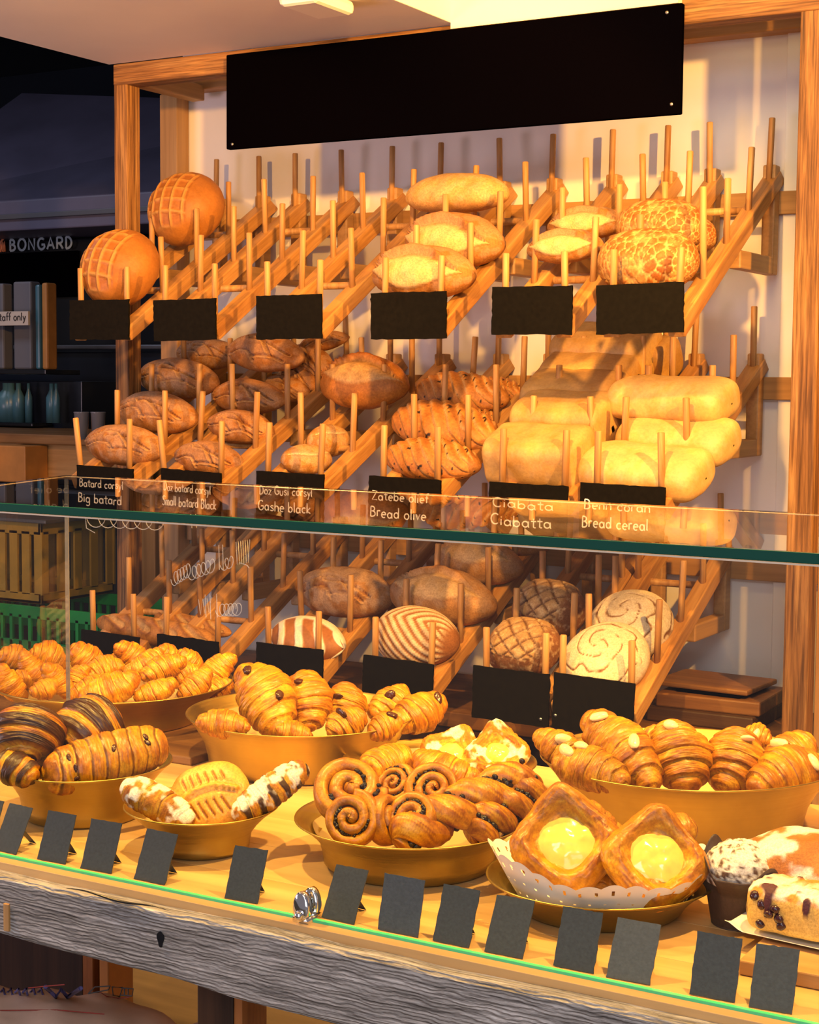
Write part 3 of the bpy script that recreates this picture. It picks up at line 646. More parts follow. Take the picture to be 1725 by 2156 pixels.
# print on the sack front: letters, a loaf outline, red underline
pr_ = MB(); bl = MB(); rd = MB()
def onsack(px, py): 
    inv = skm.inverted(); ok, loc, nor, _ = sk.ray_cast(inv @ Vector(CAM), (inv.to_3x3() @ Vector(_ray(px, py))).normalized())
    return np.array(skm @ (loc+nor*.0006)) if ok else atY(px, py, 1.75)
bpy.context.view_layer.update(); skm = sk.matrix_world.copy()
W_pts = [[(96, 2078), (118, 2100), (128, 2083), (142, 2100), (170, 2081)]]
for s_ in W_pts: bl.tube([onsack(*p) for p in s_], .0035, 6)
for x0 in (0, 16, 32, 48, 64, 80): bl.tube([onsack(x0, 2090), onsack(x0+7, 2082), onsack(x0+10, 2095)], .0018, 6)
for s_ in ([(186, 2092), (200, 2078), (232, 2076), (228, 2084), (186, 2092)], [(236, 2078), (238, 2096), (252, 2099), (258, 2079), (236, 2078)], [(262, 2080), (262, 2094)], [(270, 2080), (270, 2094)], [(256, 2080), (281, 2082), (278, 2097), (254, 2095)]): pr_.tube([onsack(*p) for p in s_], .0010, 5)
for s_ in ([(211, 2089), (225, 2099), (250, 2103), (272, 2099)], [(0, 2128), (120, 2127), (220, 2136)], [(60, 2080), (100, 2076), (136, 2073)]): rd.tube([onsack(*p) for p in s_], .0009, 5)
for mb_, m_ in ((bl, 'ink_blue'), (pr_, 'darkink'), (rd, 'ink_red')):
    o = mb_.obj('printing', M[m_], sk); o.matrix_parent_inverse = Matrix.Identity(4); o.matrix_basis = (Matrix.Translation(sk.location) @ sk.rotation_euler.to_matrix().to_4x4()).inverted()

# ------------------------------------------------------------------ dim back room at the left
def bx(nm, lo, hi, m, label, cat, bevel=.004, group=None): return tag(box_obj(nm, lo, hi, M[m], None, bevel), label, cat, group)
# metal duct and profile under the back ceiling, running in depth
du = bx('air_duct', (-4.05, 3.2, 2.78), (-3.62, 6.9, 2.98), 'dimmetal', 'dull grey air duct under the dark back-room ceiling', 'duct')
for k, (xo, zo) in enumerate(((-3.60, 2.77), (-3.58, 2.725))):
    o = box_obj('duct_rail', (xo-.015, 3.2, zo-.01), (xo+.015, 6.9, zo+.01), M['dimmetal'], None, .003); o.parent = du; o.location -= du.location
# oven hood: wedge
hv = [(-5.6, 4.9, 2.18), (-3.25, 4.9, 2.18), (-3.25, 6.2, 2.18), (-5.6, 6.2, 2.18), (-5.6, 4.9, 2.30), (-3.25, 4.9, 2.30), (-3.7, 5.9, 2.75), (-5.6, 5.9, 2.95)]
hd = tag(MB().add(hv, [(0,3,2,1), (0,1,5,4), (1,2,6,5), (2,3,7,6), (3,0,4,7), (4,5,6,7)]).obj('oven_hood', M['hood'], None, False, bevel=.006), 'dark sloping oven hood in the dim back room', 'hood')
o = box_obj('hood_lip', (-5.6, 4.885, 2.225), (-3.25, 4.9, 2.245), M['dimmetal'], None, .002); o.parent = hd
# oven with brand plate
ov = tag(empty('deck_oven', (-4.6, 5.2, 0)), 'tall black bakery oven with lettering in the dark back room', 'oven')
def opart(nm, lo, hi, m): o = box_obj(nm, lo, hi, M[m], None, .006); o.location -= ov.location; o.parent = ov; return o
opart('body', (-6.2, 5.2, 0), (-3.75, 6.6, 2.17), 'blackroom')
opart('name_plate', (-5.35, 5.185, 1.93), (-4.62, 5.2, 2.12), 'black')
opart('door_glass', (-5.5, 5.18, 1.42), (-3.9, 5.2, 1.70), 'navy')
opart('handle', (-5.5, 5.14, 1.71), (-3.9, 5.165, 1.73), 'dimmetal')
p = atY(20, 528, 5.18); q = atY(156, 525, 5.18)
a = lettering('BONGARD', .047, .0058, 'lettering', M['logo'], ov, jit=0, width=q[0]-p[0], spc=.10); a.location = Vector(p)-ov.location
lg = MB(); cc = atY(2, 515, 5.18)
for k in range(3): lg.tube([cc+np.array([-.02+.015*k, 0, -.03]), cc+np.array([.0+.012*k, 0, .01]), cc+np.array([.02, 0, .03-.03*k])], .006, 6)
o = lg.obj('emblem', M['logored'], ov); o.location = -ov.location
# shelf of cartons and bottles in front of the oven
sh = bx('back_shelf', (-5.6, 4.75, 1.905-.30), (-4.4, 4.95, 1.925-.30), 'blackroom', 'dark narrow shelf in the back room', 'shelf')
for k, (x0, x1, y0, y1, m, lb) in enumerate(((-10, 18, 598, 672, 'greybox', 'grey carton at the left edge of the dark shelf'), (38, 76, 594, 672, 'greybox', 'pale grey carton in the middle of the dark shelf'), (84, 94, 600, 672, 'teal', 'slim bottle beside the pale carton'), (98, 110, 596, 672, 'orangebox', 'orange bottle at the right end of the dark shelf'))):
    a = atY(x0, y0, 4.82); b = atY(x1, y1, 4.82)
    bx('carton' if k < 2 else 'bottle', (a[0], 4.79, 1.625), (b[0], 4.85, a[2]), m, lb, 'carton' if k < 2 else 'bottle', .008)
a = atY(-40, 657, 4.74); b = atY(62, 685, 4.74)
sg = bx('staff_sign', (a[0], 4.733, b[2]), (b[0], 4.745, a[2]), 'papersign', 'pale sign reading staff only under the dark shelf', 'sign', .001)
w_ = lettering('staff only', .030, .0028, 'lettering', M['darkink'], sg, jit=0, width=(b[0]-a[0])*.62); w_.location = ((b[0]-a[0])*-.16, -.0065, -.008)
# lower equipment with bluish bottles
eq0 = bx('bottle_ledge', (-6.2, 4.78, 1.40), (-4.5, 4.895, 1.415), 'blackroom', 'dark narrow ledge carrying dim bottles before the work unit', 'shelf')
eq = bx('work_unit', (-6.4, 4.9, .95), (-4.35, 5.15, 1.58), 'navy', 'dark blue-black work unit below the shelf', 'unit')
for k, (x, y, w) in enumerate(((15, 745, .10), (38, 750, .05), (108, 745, .045), (118, 800, .03), (22, 800, .08), (60, 810, .03))):
    c_ = atY(x, y, 4.84); c_[2] = 1.4855 if k < 9 else 0; m_ = MB().lathe([(0, -.07), (w*.5, -.07), (w*.5, .03), (w*.2, .06), (w*.2, .085), (0, .085)], 20)
    o = m_.obj('bottle', M['teal']); o.location = c_; tag(o, 'dim bluish bottle, number %s from the left before the work unit' % ['one', 'two', 'three', 'four', 'five', 'six'][k], 'bottle', 'dim bottles in the back room')
# wooden table with cups, crates beneath
tb = tag(empty('wooden_table', (-4.6, 4.55, 0)), 'dim wooden table in the back room left of the rack', 'table')
def wpart(nm, lo, hi, m): o = box_obj(nm, lo, hi, M[m], None, .004); o.location -= tb.location; o.parent = tb; return o
zt2 = atY(100, 915, 4.3)[2]
wpart('tabletop', (-6.0, 4.3, zt2-.035), (-3.55, 4.88, zt2), 'brownx'); wpart('apron', (-6.0, 4.34, zt2-.16), (-3.55, 4.36, zt2-.035), 'plainx')
for x in (-5.9, -3.65): wpart('leg', (x, 4.4, 0), (x+.07, 4.47, zt2-.035), 'plainz')
for k, (x, lb) in enumerate(((172, 'clear plastic cup stack on the dim table, left one'), (207, 'clear plastic cup stack on the dim table, right one'))):
    c_ = atZ(x, 925, zt2); o = MB().lathe([(0, 0), (.020, 0), (.024, .085), (.026, .088), (.024, .09), (0, .085)], 24).obj('plastic_cups', M['plasticglass']); o.location = c_; tag(o, lb, 'cups', 'cups on the dim table')
a = atY(8, 937, 4.25); b = atY(66, 998, 4.25)
bx('orange_carton', (a[0], 4.22, b[2]-.03), (b[0], 4.335, a[2]), 'orangebox', 'orange carton on the stacked crates before the dim table', 'carton')
# crates
def crate(nm, x0, x1, y0, y1, z0, z1, m, label, vert):
    o = tag(empty(nm, ((x0+x1)/2, (y0+y1)/2, z0)), label, 'crate', 'plastic crates in the back room')
    cx_, cy_ = (x0+x1)/2, (y0+y1)/2; w, d, h = (x1-x0)/2, (y1-y0)/2, z1-z0
    f_ = MB(); t_ = .012
    f_.box((-w, -d, 0), (w, d, t_)); 
    for (a0, b0, a1, b1) in ((-w, -d, w, -d+t_), (-w, d-t_, w, d), (-w, -d, -w+t_, d), (w-t_, -d, w, d)):
        f_.box((a0, b0, h-.04), (a1, b1, h)); f_.box((a0, b0, 0), (a1, b1, .035))
        if not vert: f_.box((a0, b0, h*.5), (a1, b1, h*.5+.03))
    f_.obj('rim', M[m], o, False, bevel=.002)
    s_ = MB(); n = 11 if vert else 26; sw = .017 if vert else .006
    for k in range(n):
        x = -w+.012+(2*w-.024)*k/(n-1)
        for yy in (-d, d-.008): s_.box((x-sw, yy, .03), (x+sw, yy+.008, h-.03))
    for k in range(max(4, n//2)):
        y = -d+.02+(2*d-.04)*k/(max(4, n//2)-1)
        for xx in (-w, w-.008): s_.box((xx, y-sw, .03), (xx+.008, y+sw, h-.03))
    s_.obj('slats', M[m], o, False); return o
z1_ = atY(60, 1090, 4.05)[2]; z0_ = atY(60, 1255, 4.05)[2]
crate('plastic_crate', -4.22, -3.66, 3.92, 4.28, z0_, z1_, 'yellowcrate', 'yellow slatted plastic crate standing on green crates', True)
bx('crate_cover', (-4.24, 3.90, z1_), (-3.62, 4.30, z1_+.012), 'dimmetal', 'thin grey tray lying on the yellow crate', 'tray', .003)
zz = z0_
for k in range(3):
    h = z0_/3; crate('plastic_crate', -4.25, -3.22, 3.88, 4.27, zz-h, zz-.002, 'greencrate', 'green plastic crate, %s of the stack of three behind the frame' % ['topmost', 'middle one', 'bottom one'][k], False); zz -= h

# ================================================================== BREADS
BROWN = np.array((.47,.215,.062)); DARK = np.array((.26,.095,.027)); GOLD = np.array((.62,.34,.105)); PALE = np.array((.74,.52,.25)); WHITE = np.array((.84,.77,.64)); CRUMB = np.array((.76,.58,.32))
def polydist(x, s, pts):
    d = np.full(x.shape, 9.0); sg = np.zeros(x.shape)
    for (ax, ay), (bx_, by) in zip(pts[:-1], pts[1:]):
        vx, vy = bx_-ax, by-ay; L2 = vx*vx+vy*vy; t_ = np.clip(((x-ax)*vx+(s-ay)*vy)/L2, 0, 1)
        dx, dy = x-(ax+t_*vx), s-(ay+t_*vy); dd = np.hypot(dx, dy); m_ = dd < d
        d = np.where(m_, dd, d); sg = np.where(m_, np.sign(vx*(s-ay)-vy*(x-ax)), sg)
    return d, sg
def curve(pts, n=14):
    P = np.array(pts, float); t_ = np.linspace(0, len(P)-1, n); k = np.arange(len(P))
    if len(P) == 3:
        u = np.linspace(0, 1, n)[:, None]; return [tuple(p) for p in (P[0]*(1-u)**2 + 2*u*(1-u)*(2*P[1]-.5*(P[0]+P[2])) + P[2]*u*u)]
    return [(np.interp(a, k, P[:, 0]), np.interp(a, k, P[:, 1])) for a in t_]
def loaf(name, L, W, H, mat, base=BROWN, top=None, pe=2.2, qe=.6, cx=2.0, flat=.72, wob=.05, seed=1, cuts=(), lens=(), hook=None, n=(132, 90), flour=0, blot=.35, bend=0, ns=22, under=None):
    nu, nv = n
    u = np.sin(np.linspace(-1, 1, nu)*PI/2*.999); a = np.linspace(0, 2*PI, nv, endpoint=False)
    U, A = np.meshgrid(u, a, indexing='ij')
    prof = np.clip(1-np.abs(U)**pe, 0, 1)**qe
    ce = 2/cx; c, s_ = np.cos(A), np.sin(A)
    x = U*L/2; y = W/2*prof*np.sign(c)*np.abs(c)**ce; z = H/2*prof**.92*np.sign(s_)*np.abs(s_)**ce
    z = np.where(z < 0, z*flat, z)
    P = np.stack([x, y, z], -1)
    nrm = np.stack([x/(L/2)**2*(.5 if pe < 4 else .15), y/(W/2)**2, z/(H/2)**2], -1); nrm /= np.linalg.norm(nrm, axis=-1, keepdims=True)+1e-9
    nz = fbm(P*ns/.25*.25+seed*3.1, seed, 3)
    nf = fbm(P*90+seed, seed+5, 3)
    disp = wob*H*(nz-.5)
    th_ = ((A-PI/2+PI) % (2*PI))-PI
    sc = th_*W/2
    col = np.broadcast_to(base, P.shape).copy()
    col = lerp(col, np.asarray(base)*np.array((.62,.52,.45)), sm(.45, .72, nz)*blot*1.6)
    col = lerp(col, np.minimum(1, np.asarray(base)*1.28+.03), sm(.55, .30, nz)*blot)
    if top is not None: col = lerp(col, top, sm(.0, 1.0, z/(H/2))*.8)
    if under is not None: col = lerp(col, under, sm(-.05, -.6, z/(H/2)))
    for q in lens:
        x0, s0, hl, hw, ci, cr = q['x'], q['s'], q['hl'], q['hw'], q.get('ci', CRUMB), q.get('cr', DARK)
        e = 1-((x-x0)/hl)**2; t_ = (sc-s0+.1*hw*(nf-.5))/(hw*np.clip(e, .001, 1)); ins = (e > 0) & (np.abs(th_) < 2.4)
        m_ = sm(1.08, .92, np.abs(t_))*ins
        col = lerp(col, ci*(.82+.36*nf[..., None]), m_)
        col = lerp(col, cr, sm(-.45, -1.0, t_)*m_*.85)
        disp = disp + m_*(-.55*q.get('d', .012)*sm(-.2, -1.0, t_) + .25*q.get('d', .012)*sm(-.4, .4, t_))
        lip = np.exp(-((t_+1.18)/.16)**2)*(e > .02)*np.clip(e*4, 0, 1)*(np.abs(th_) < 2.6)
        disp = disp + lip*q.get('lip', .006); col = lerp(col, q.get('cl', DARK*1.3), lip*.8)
    for q in cuts:
        d, sg = polydist(x, sc, q['p']); w = q['w']; ins = sm(w, w*.55, d)*(np.abs(th_) < 2.3)
        disp = disp - ins*q.get('d', .004) + np.exp(-((d-w*1.35)/(w*.5))**2)*q.get('lip', .0015)*np.where(sg > 0, 1.0, .35)*(np.abs(th_) < 2.3)
        if q.get('ci') is not None: col = lerp(col, q['ci'], ins*.9)
        if q.get('ce') is not None: col = lerp(col, q['ce'], np.exp(-((d-w*1.3)/(w*.45))**2)*.8*(sg >= 0))
    if hook:
        dh, col = hook(P, x, y, z, sc, th_, nz, nf, col); disp = disp + dh
    if flour:
        fm = sm(.55-flour*.4, .72, fbm(P*60+9, seed+9, 3)+.25*(z/(H/2)))*flour*1.3
        col = lerp(col, WHITE, np.clip(fm, 0, 1))
    P = P + nrm*disp[..., None]
    if bend: P[..., 1] += bend*((x/(L/2))**2-.4)
    me = make_mesh(name, P.reshape(-1, 3), grid(nu, nv, True, True), col.reshape(-1, 3)); me.materials.append(mat); return me

# --- kinds of loaf
def hk_lattice(P, x, y, z, sc, th_, nz, nf, col):
    g = .031; xx, yy = x+.022, y-.004
    lx_, ly_ = np.abs(((xx/g) % 1)-.5), np.abs(((yy/g) % 1)-.5)
    ln = np.maximum(sm(.36, .44, lx_), sm(.36, .44, ly_))
    reg = sm(.098, .082, np.hypot(x+.012, y))*sm(.052, .042, x)*(z > .01)
    d = reg*(ln-1)*.0045; col = lerp(col, DARK*1.35, reg*(1-ln)*.55); col = lerp(col, GOLD*.82, reg*ln*.75); return d, col
def worley(P, n, seed, jitter=1):
    r_ = np.random.RandomState(seed); Q = P.reshape(-1, 3); idx = r_.choice(len(Q), n*12, replace=True); cand = Q[idx]; keep = [cand[0]]
    md = np.linalg.norm(Q.max(0)-Q.min(0))/math.sqrt(n)*.42
    for c_ in cand[1:]:
        if min(np.linalg.norm(np.array(keep)-c_, axis=1)) > md*(.6+.8*r_.rand()): keep.append(c_)
        if len(keep) >= n: break
    K = np.array(keep); D = np.linalg.norm(Q[:, None, :]-K[None], axis=2); D.sort(axis=1)
    return D[:, 0].reshape(P.shape[:-1]), D[:, 1].reshape(P.shape[:-1])
def hk_tiger(P, x, y, z, sc, th_, nz, nf, col):
    Pw = P + .004*(np.stack([nf, nz, nf], -1)-.5); a, b = worley(Pw, 330, 4); g = (b-a)/(a+b+1e-9)
    pl = sm(.05, .14, g)
    col = lerp(np.array((.64,.42,.17)), np.array((.34,.125,.028)), pl*(.35+.65*sm(.35, .6, nz))); col = lerp(col, np.array((.30,.095,.022)), pl*sm(.5, .7, nf)*.8)
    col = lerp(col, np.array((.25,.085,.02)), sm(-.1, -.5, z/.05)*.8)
    return pl*.0022-.0008, col
def hk_olive(P, x, y, z, sc, th_, nz, nf, col):
    v = (x*.95-sc*.75 + 10)/.030 + .5*nz; f = v % 1
    reg = sm(.118, .10, np.abs(x))*sm(1.75, 1.4, np.abs(th_))
    d = reg*(.0052*np.sin(PI*f**.55)-.0026)
    col = lerp(col, PALE*np.array((.95,.9,.85)), reg*sm(.30, .05, f)*.75); col = lerp(col, DARK*1.25, reg*sm(.35, .6, f)*sm(1.0, .7, f)*.65)
    ol = sm(.80, .83, vnoise(P*125+3, 8)); col = lerp(col, np.array((.02,.012,.01)), ol); return d+ol*.001, col
def hk_zebra(P, x, y, z, sc, th_, nz, nf, col):
    f = ((np.abs(sc-.004)*1.0 - x*.95 + 10)/.024+.35*nz) % 1; st = sm(.30, .42, f)*sm(.98, .86, f)*(np.abs(th_) < 1.75)*sm(.092, .075, np.abs(x))
    col = lerp(col, DARK*.9, (1-st)*.4*(np.abs(th_) < 1.8)); col = lerp(col, WHITE*np.array((.86,.8,.7)), st*(.75+.5*(nf-.5))); return st*.002-.001, col
def hk_band(P, x, y, z, sc, th_, nz, nf, col):
    v = (x*1.0 + .9*sc*np.sign(x+.001)*0 - .022*np.sin(sc/.045*1.4) + 10)/.052; f = (v+.12*nz) % 1
    st = sm(.0, .05, f)*sm(.46, .40, f)*(np.abs(th_) < 2.0); lo = sm(.020, .034, sc)*(np.abs(th_) < 2.0)
    st = np.maximum(st, sm(-.026, -.032, sc)*(np.abs(th_) < 1.9))
    col = lerp(col, np.array((.36,.15,.06)), .6*(1-st)); col = lerp(col, np.array((.90,.84,.76)), st*.95); return st*.0022, col
def hk_swirl(P, x, y, z, sc, th_, nz, nf, col):
    r_ = np.hypot(x, y); ph = np.arctan2(y, x); top_ = sm(-.012, .008, z)
    warp = 2.2*(fbm(P*26, 3, 2)-.5)
    v = (2*ph + r_*210 + warp*2.6)/(2*PI); f = np.abs((v % 1)-.5)
    w = .07+.06*sm(.45, .7, nz); cr = sm(w, w*.35, f)*top_*sm(.004, .012, r_)*sm(.40, .52, fbm(P*38+5, 12, 2)+.12)
    col = lerp(col, WHITE*np.array((.84,.82,.78)), top_*(.9+.15*(nf-.5))); col = lerp(col, np.array((.20,.085,.03)), cr); return -cr*.0025, col
def hk_scored(P, x, y, z, sc, th_, nz, nf, col):
    k1 = np.abs((((x*.8+sc*.8)/.034+10) % 1)-.5); k2 = np.abs((((x*.8-sc*.8)/.034+10) % 1)-.5); reg = (np.abs(th_) < 1.15)*sm(.064, .05, np.abs(x))
    c_ = np.maximum(sm(.10, .04, k1), sm(.10, .04, k2))*reg; plate = reg*(1-c_)
    col = lerp(col, np.array((.52,.36,.19)), plate*(.45+.5*(nf-.3))); col = lerp(col, np.array((.10,.04,.018)), c_*.9); fl = sm(.52, .75, fbm(P*130, 31, 3)); col = lerp(col, np.array((.58,.45,.30)), fl*.55); return plate*.0025-c_*.002, col

LM = {}
LM['lattice'] = loaf('bread', .205, .205, .185, M['smooth'], np.array((.38,.150,.034)), hook=hk_lattice, pe=2, qe=.5, seed=2, n=(150, 140), blot=.2, wob=.03)
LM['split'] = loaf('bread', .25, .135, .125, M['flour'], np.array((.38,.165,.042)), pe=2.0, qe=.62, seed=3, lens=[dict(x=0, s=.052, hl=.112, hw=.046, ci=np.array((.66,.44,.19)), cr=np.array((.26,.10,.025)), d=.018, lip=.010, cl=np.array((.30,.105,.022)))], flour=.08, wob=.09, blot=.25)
LM['white'] = loaf('bread', .25, .115, .095, M['flour'], np.array((.60,.36,.125)), pe=2.3, qe=.5, seed=4, flour=.08, wob=.05, blot=.3, under=np.array((.62,.30,.09)))
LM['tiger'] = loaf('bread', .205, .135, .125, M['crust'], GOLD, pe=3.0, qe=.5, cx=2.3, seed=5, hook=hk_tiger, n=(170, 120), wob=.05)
def bat_cuts(k, L, s0=.036):
    r_ = random.Random(k); g = lambda: r_.gauss(0, .003); dkc = np.array((.20,.07,.02)); lt = np.array((.56,.30,.10))
    return [dict(p=curve([(-.40*L, s0+.004+g()), (-.05*L, s0-.030+g()), (.22*L, s0+.012+g())]), w=.0042, d=.006, lip=.0045, ci=dkc, ce=lt),
            dict(p=curve([(-.10*L, s0-.018+g()), (.18*L, s0-.016+g()), (.40*L, s0+.012+g())]), w=.0042, d=.006, lip=.0045, ci=dkc, ce=lt),
            dict(p=curve([(-.36*L, s0+.022+g()), (-.12*L, s0+.002+g()), (.02*L, s0+.024+g())]), w=.0036, d=.005, lip=.0035, ci=dkc, ce=lt),
            dict(p=curve([(-.02*L, s0+.020+g()), (.20*L, s0+.012+g()), (.34*L, s0+.030+g())]), w=.0036, d=.005, lip=.0035, ci=dkc, ce=lt)]
for k in range(3):
    LM['batard%d' % k] = loaf('bread', .275, .115, .108, M['flour'], np.array((.43,.19,.055)), pe=2.1, qe=.60, seed=11+k, cuts=bat_cuts(k, .275), flour=.10, wob=.06)
    LM['small%d' % k] = loaf('bread', .225, .095, .085, M['flour'], np.array((.41,.175,.048)), pe=2.0, qe=.68, seed=21+k, cuts=bat_cuts(k+5, .225, .030), flour=.08, wob=.06)
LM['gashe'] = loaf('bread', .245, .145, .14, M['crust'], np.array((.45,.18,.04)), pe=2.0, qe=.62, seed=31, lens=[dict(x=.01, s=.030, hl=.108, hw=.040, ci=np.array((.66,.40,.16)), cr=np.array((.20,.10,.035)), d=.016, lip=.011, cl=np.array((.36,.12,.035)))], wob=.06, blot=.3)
LM['oval'] = loaf('bread', .20, .125, .115, M['crust'], np.array((.53,.26,.075)), pe=2.0, qe=.55, seed=33, cuts=[dict(p=curve([(-.08, .01), (0, .03), (.07, .008)]), w=.006, d=.004, ci=CRUMB*.85, ce=DARK)], flour=.15)
LM['olive'] = loaf('bread', .255, .105, .10, M['crust'], np.array((.50,.215,.055)), pe=2.1, qe=.60, seed=35, hook=hk_olive, n=(190, 110), wob=.04)
LM['ciabatta'] = loaf('bread', .225, .14, .125, M['smooth'], np.array((.60,.37,.125)), pe=14, qe=.22, cx=4.0, seed=37, wob=.10, blot=.28, flour=.05, ns=14)
LM['ciabattab'] = loaf('bread', .225, .14, .115, M['smooth'], np.array((.58,.35,.115)), pe=14, qe=.22, cx=3.8, seed=47, wob=.12, blot=.34, flour=.05, ns=12)
LM['cereal'] = loaf('bread', .265, .145, .10, M['smooth'], np.array((.64,.42,.155)), pe=9, qe=.28, cx=2.6, seed=39, wob=.11, blot=.22, flour=.08, ns=14)
LM['baguette'] = loaf('bread', .40, .075, .065, M['crust'], np.array((.50,.245,.075)), pe=3.2, qe=.55, seed=41, cuts=[dict(p=curve([(-.17+.085*k, -.02), (-.13+.085*k, .006), (-.085+.085*k, .024)]), w=.010, d=.004, lip=.0012, ci=np.array((.56,.36,.16)), ce=np.array((.22,.085,.025))) for k in range(4)], n=(190, 80), wob=.04)
LM['banded'] = loaf('bread', .20, .11, .085, M['smooth'], np.array((.36,.15,.055)), pe=2.0, qe=.62, seed=43, hook=hk_band, n=(150, 110))
LM['zebra'] = loaf('bread', .205, .135, .135, M['flour'], np.array((.30,.13,.05)), pe=2.1, qe=.55, seed=45, hook=hk_zebra, n=(170, 110), wob=.04)
LM['country'] = loaf('bread', .26, .13, .12, M['flour'], np.array((.36,.175,.06)), pe=2.4, qe=.55, seed=49, cuts=bat_cuts(4, .24), flour=.14, wob=.07)
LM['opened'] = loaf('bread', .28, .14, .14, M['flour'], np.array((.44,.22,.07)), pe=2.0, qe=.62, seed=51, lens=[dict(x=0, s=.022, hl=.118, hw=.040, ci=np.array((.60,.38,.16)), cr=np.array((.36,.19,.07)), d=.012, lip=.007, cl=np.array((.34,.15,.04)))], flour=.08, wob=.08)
LM['scored'] = loaf('bread', .165, .135, .125, M['flour'], np.array((.20,.085,.035)), pe=3.0, qe=.48, cx=2.3, seed=53, hook=hk_scored, n=(140, 110))
LM['swirl'] = loaf('bread', .19, .19, .125, M['flour'], np.array((.50,.31,.15)), pe=2, qe=.5, seed=55, hook=hk_swirl, n=(170, 150), wob=.03)

def bread(kind, px, py, Y, wpx, label, group, rot=0, tilt=38, yaw=0, name='bread_loaf', hs=1.0, cat='bread', ws=1.0):
    me = LM[kind]; o = new_obj(name, me)
    P = atY(px, py, Y)
    Vx = np.array([v.co.x for v in me.vertices]); Lm = Vx.max()-Vx.min(); Vy = np.array([v.co.y for v in me.vertices]); Wm = Vy.max()-Vy.min()
    t_ = math.radians(tilt); Z0 = np.array([0, -math.sin(t_), math.cos(t_)]); X0 = np.array([1.0, 0, 0]); Y0_ = np.cross(Z0, X0)
    a = math.radians(rot); X1 = X0*math.cos(a)+Y0_*math.sin(a)
    if yaw:
        y_ = math.radians(yaw); Rz = np.array([[math.cos(y_), -math.sin(y_), 0], [math.sin(y_), math.cos(y_), 0], [0, 0, 1]]); X1 = Rz @ X1; Z0 = Rz @ Z0
    Xb, Yb, Zb = basis(X1, Z0)
    # width seen by the camera for unit scale
    D = depth(P); seen = 2*math.sqrt((Lm/2*(Xb @ RGT))**2 + (Wm/2*(Yb @ RGT))**2 + (.055*(Zb @ RGT))**2)
    s_ = wpx/FPX*D/seen
    set_mw(o, Xb, Yb, Zb, P, (s_, s_*ws, s_*hs))
    return tag(o, label, cat, group)

G1 = 'loaves on the top rack tier'; G2 = 'loaves on the middle rack tier'; G3 = 'loaves on the bottom rack tier'
bread('lattice', 255, 568, 3.34, 163, 'round golden loaf with lattice top, lower front of the two', G1, rot=-8, tilt=62, yaw=2, name='round_loaf')
bread('lattice', 394, 443, 3.62, 158, 'round golden loaf with lattice top, upper rear of the two', G1, rot=-2, tilt=58, yaw=6, name='round_loaf')
bread('split', 892, 580, 3.335, 225, 'pale split-top loaf above the third sign from right, lowest of three', G1, rot=-6, tilt=30)
bread('split', 957, 512, 3.48, 215, 'pale split-top loaf in the middle of the stack of three', G1, rot=-12, tilt=34)
bread('white', 962, 414, 3.62, 215, 'smooth pale loaf lying on top of the split-top loaves', G1, rot=-8, tilt=10)
bread('split', 1190, 522, 3.43, 160, 'pale split loaf above second sign from right, front one', G1, rot=3, tilt=28, hs=.9)
bread('split', 1236, 474, 3.58, 165, 'pale split loaf behind the front one, second column from right', G1, rot=0, tilt=26, hs=.85)
bread('tiger', 1365, 555, 3.36, 200, 'crackled tiger loaf in front above the rightmost sign', G1, rot=-8, tilt=30)
bread('tiger', 1392, 484, 3.50, 175, 'crackled tiger loaf behind the front tiger loaf', G1, rot=-10, tilt=30)
bread('tiger', 1448, 500, 3.58, 110, 'browner tiger loaf at far right behind the other two', G1, rot=-30, tilt=20)
# middle tier
bl_ = [(265,940,3.345,192,-6,'lowest front loaf above the Big batard sign',0), (333,872,3.48,192,-10,'second loaf up above the Big batard sign',1), (377,800,3.62,190,-8,'third loaf up in the big batard column',2), (440,748,3.76,150,-6,'highest rear loaf of the big batard column',0)]
for px, py, Y, w, r_, lb, k in bl_: bread('batard%d' % k, px, py, Y, w, 'big brown floured batard, '+lb, G2, rot=r_, tilt=36)
sl_ = [(440,968,3.34,166,-9,'lowest front loaf above the Small batard sign',0,1), (507,901,3.48,160,-10,'second loaf up above the Small batard sign',1,1), (524,838,3.60,175,-6,'third loaf up in the small batard column',2,1), (600,820,3.70,120,-14,'end showing behind the third small batard',1,1),
       (560,746,3.68,180,-9,'piled on top just under the third top-row sign',0,1.1), (632,797,3.74,90,-30,'right end poking out below the topmost one',2,1), (655,762,3.78,110,-30,'half hidden at right behind the topmost one',1,1), (683,720,3.80,110,18,'highest of all, rising under the third top-row sign',2,1)]
for px, py, Y, w, r_, lb, k, h_ in sl_: bread('small%d' % k, px, py, Y, w, 'small brown batard, '+lb, G2, rot=r_, tilt=36, hs=h_)
bread('gashe', 768, 811, 3.585, 196, 'large gashed loaf with open dark-rimmed split, above the Gashe black column', G2, rot=-4, tilt=30)
bread('oval', 690, 932, 3.47, 92, 'brown oval loaf seen end-on, upper one of the gashe column', G2, rot=0, tilt=30, yaw=75, hs=1.25)
bread('oval', 645, 970, 3.36, 108, 'brown oval loaf seen end-on, front one above the Gashe black sign', G2, rot=0, tilt=34, yaw=60, hs=1.0)
for px, py, Y, w, r_, lb in ((910,972,3.34,208,-6,'front one above the Bread olive sign'), (938,905,3.48,235,-13,'second one up, the longest'), (972,832,3.62,200,-8,'third one up'), (1055,822,3.72,105,-16,'rear one at top right'), (1010,885,3.58,100,-14,'right end showing behind the second')):
    bread('olive', px, py, Y, w, 'ridged olive loaf with black specks, '+lb, G2, rot=r_, tilt=34)
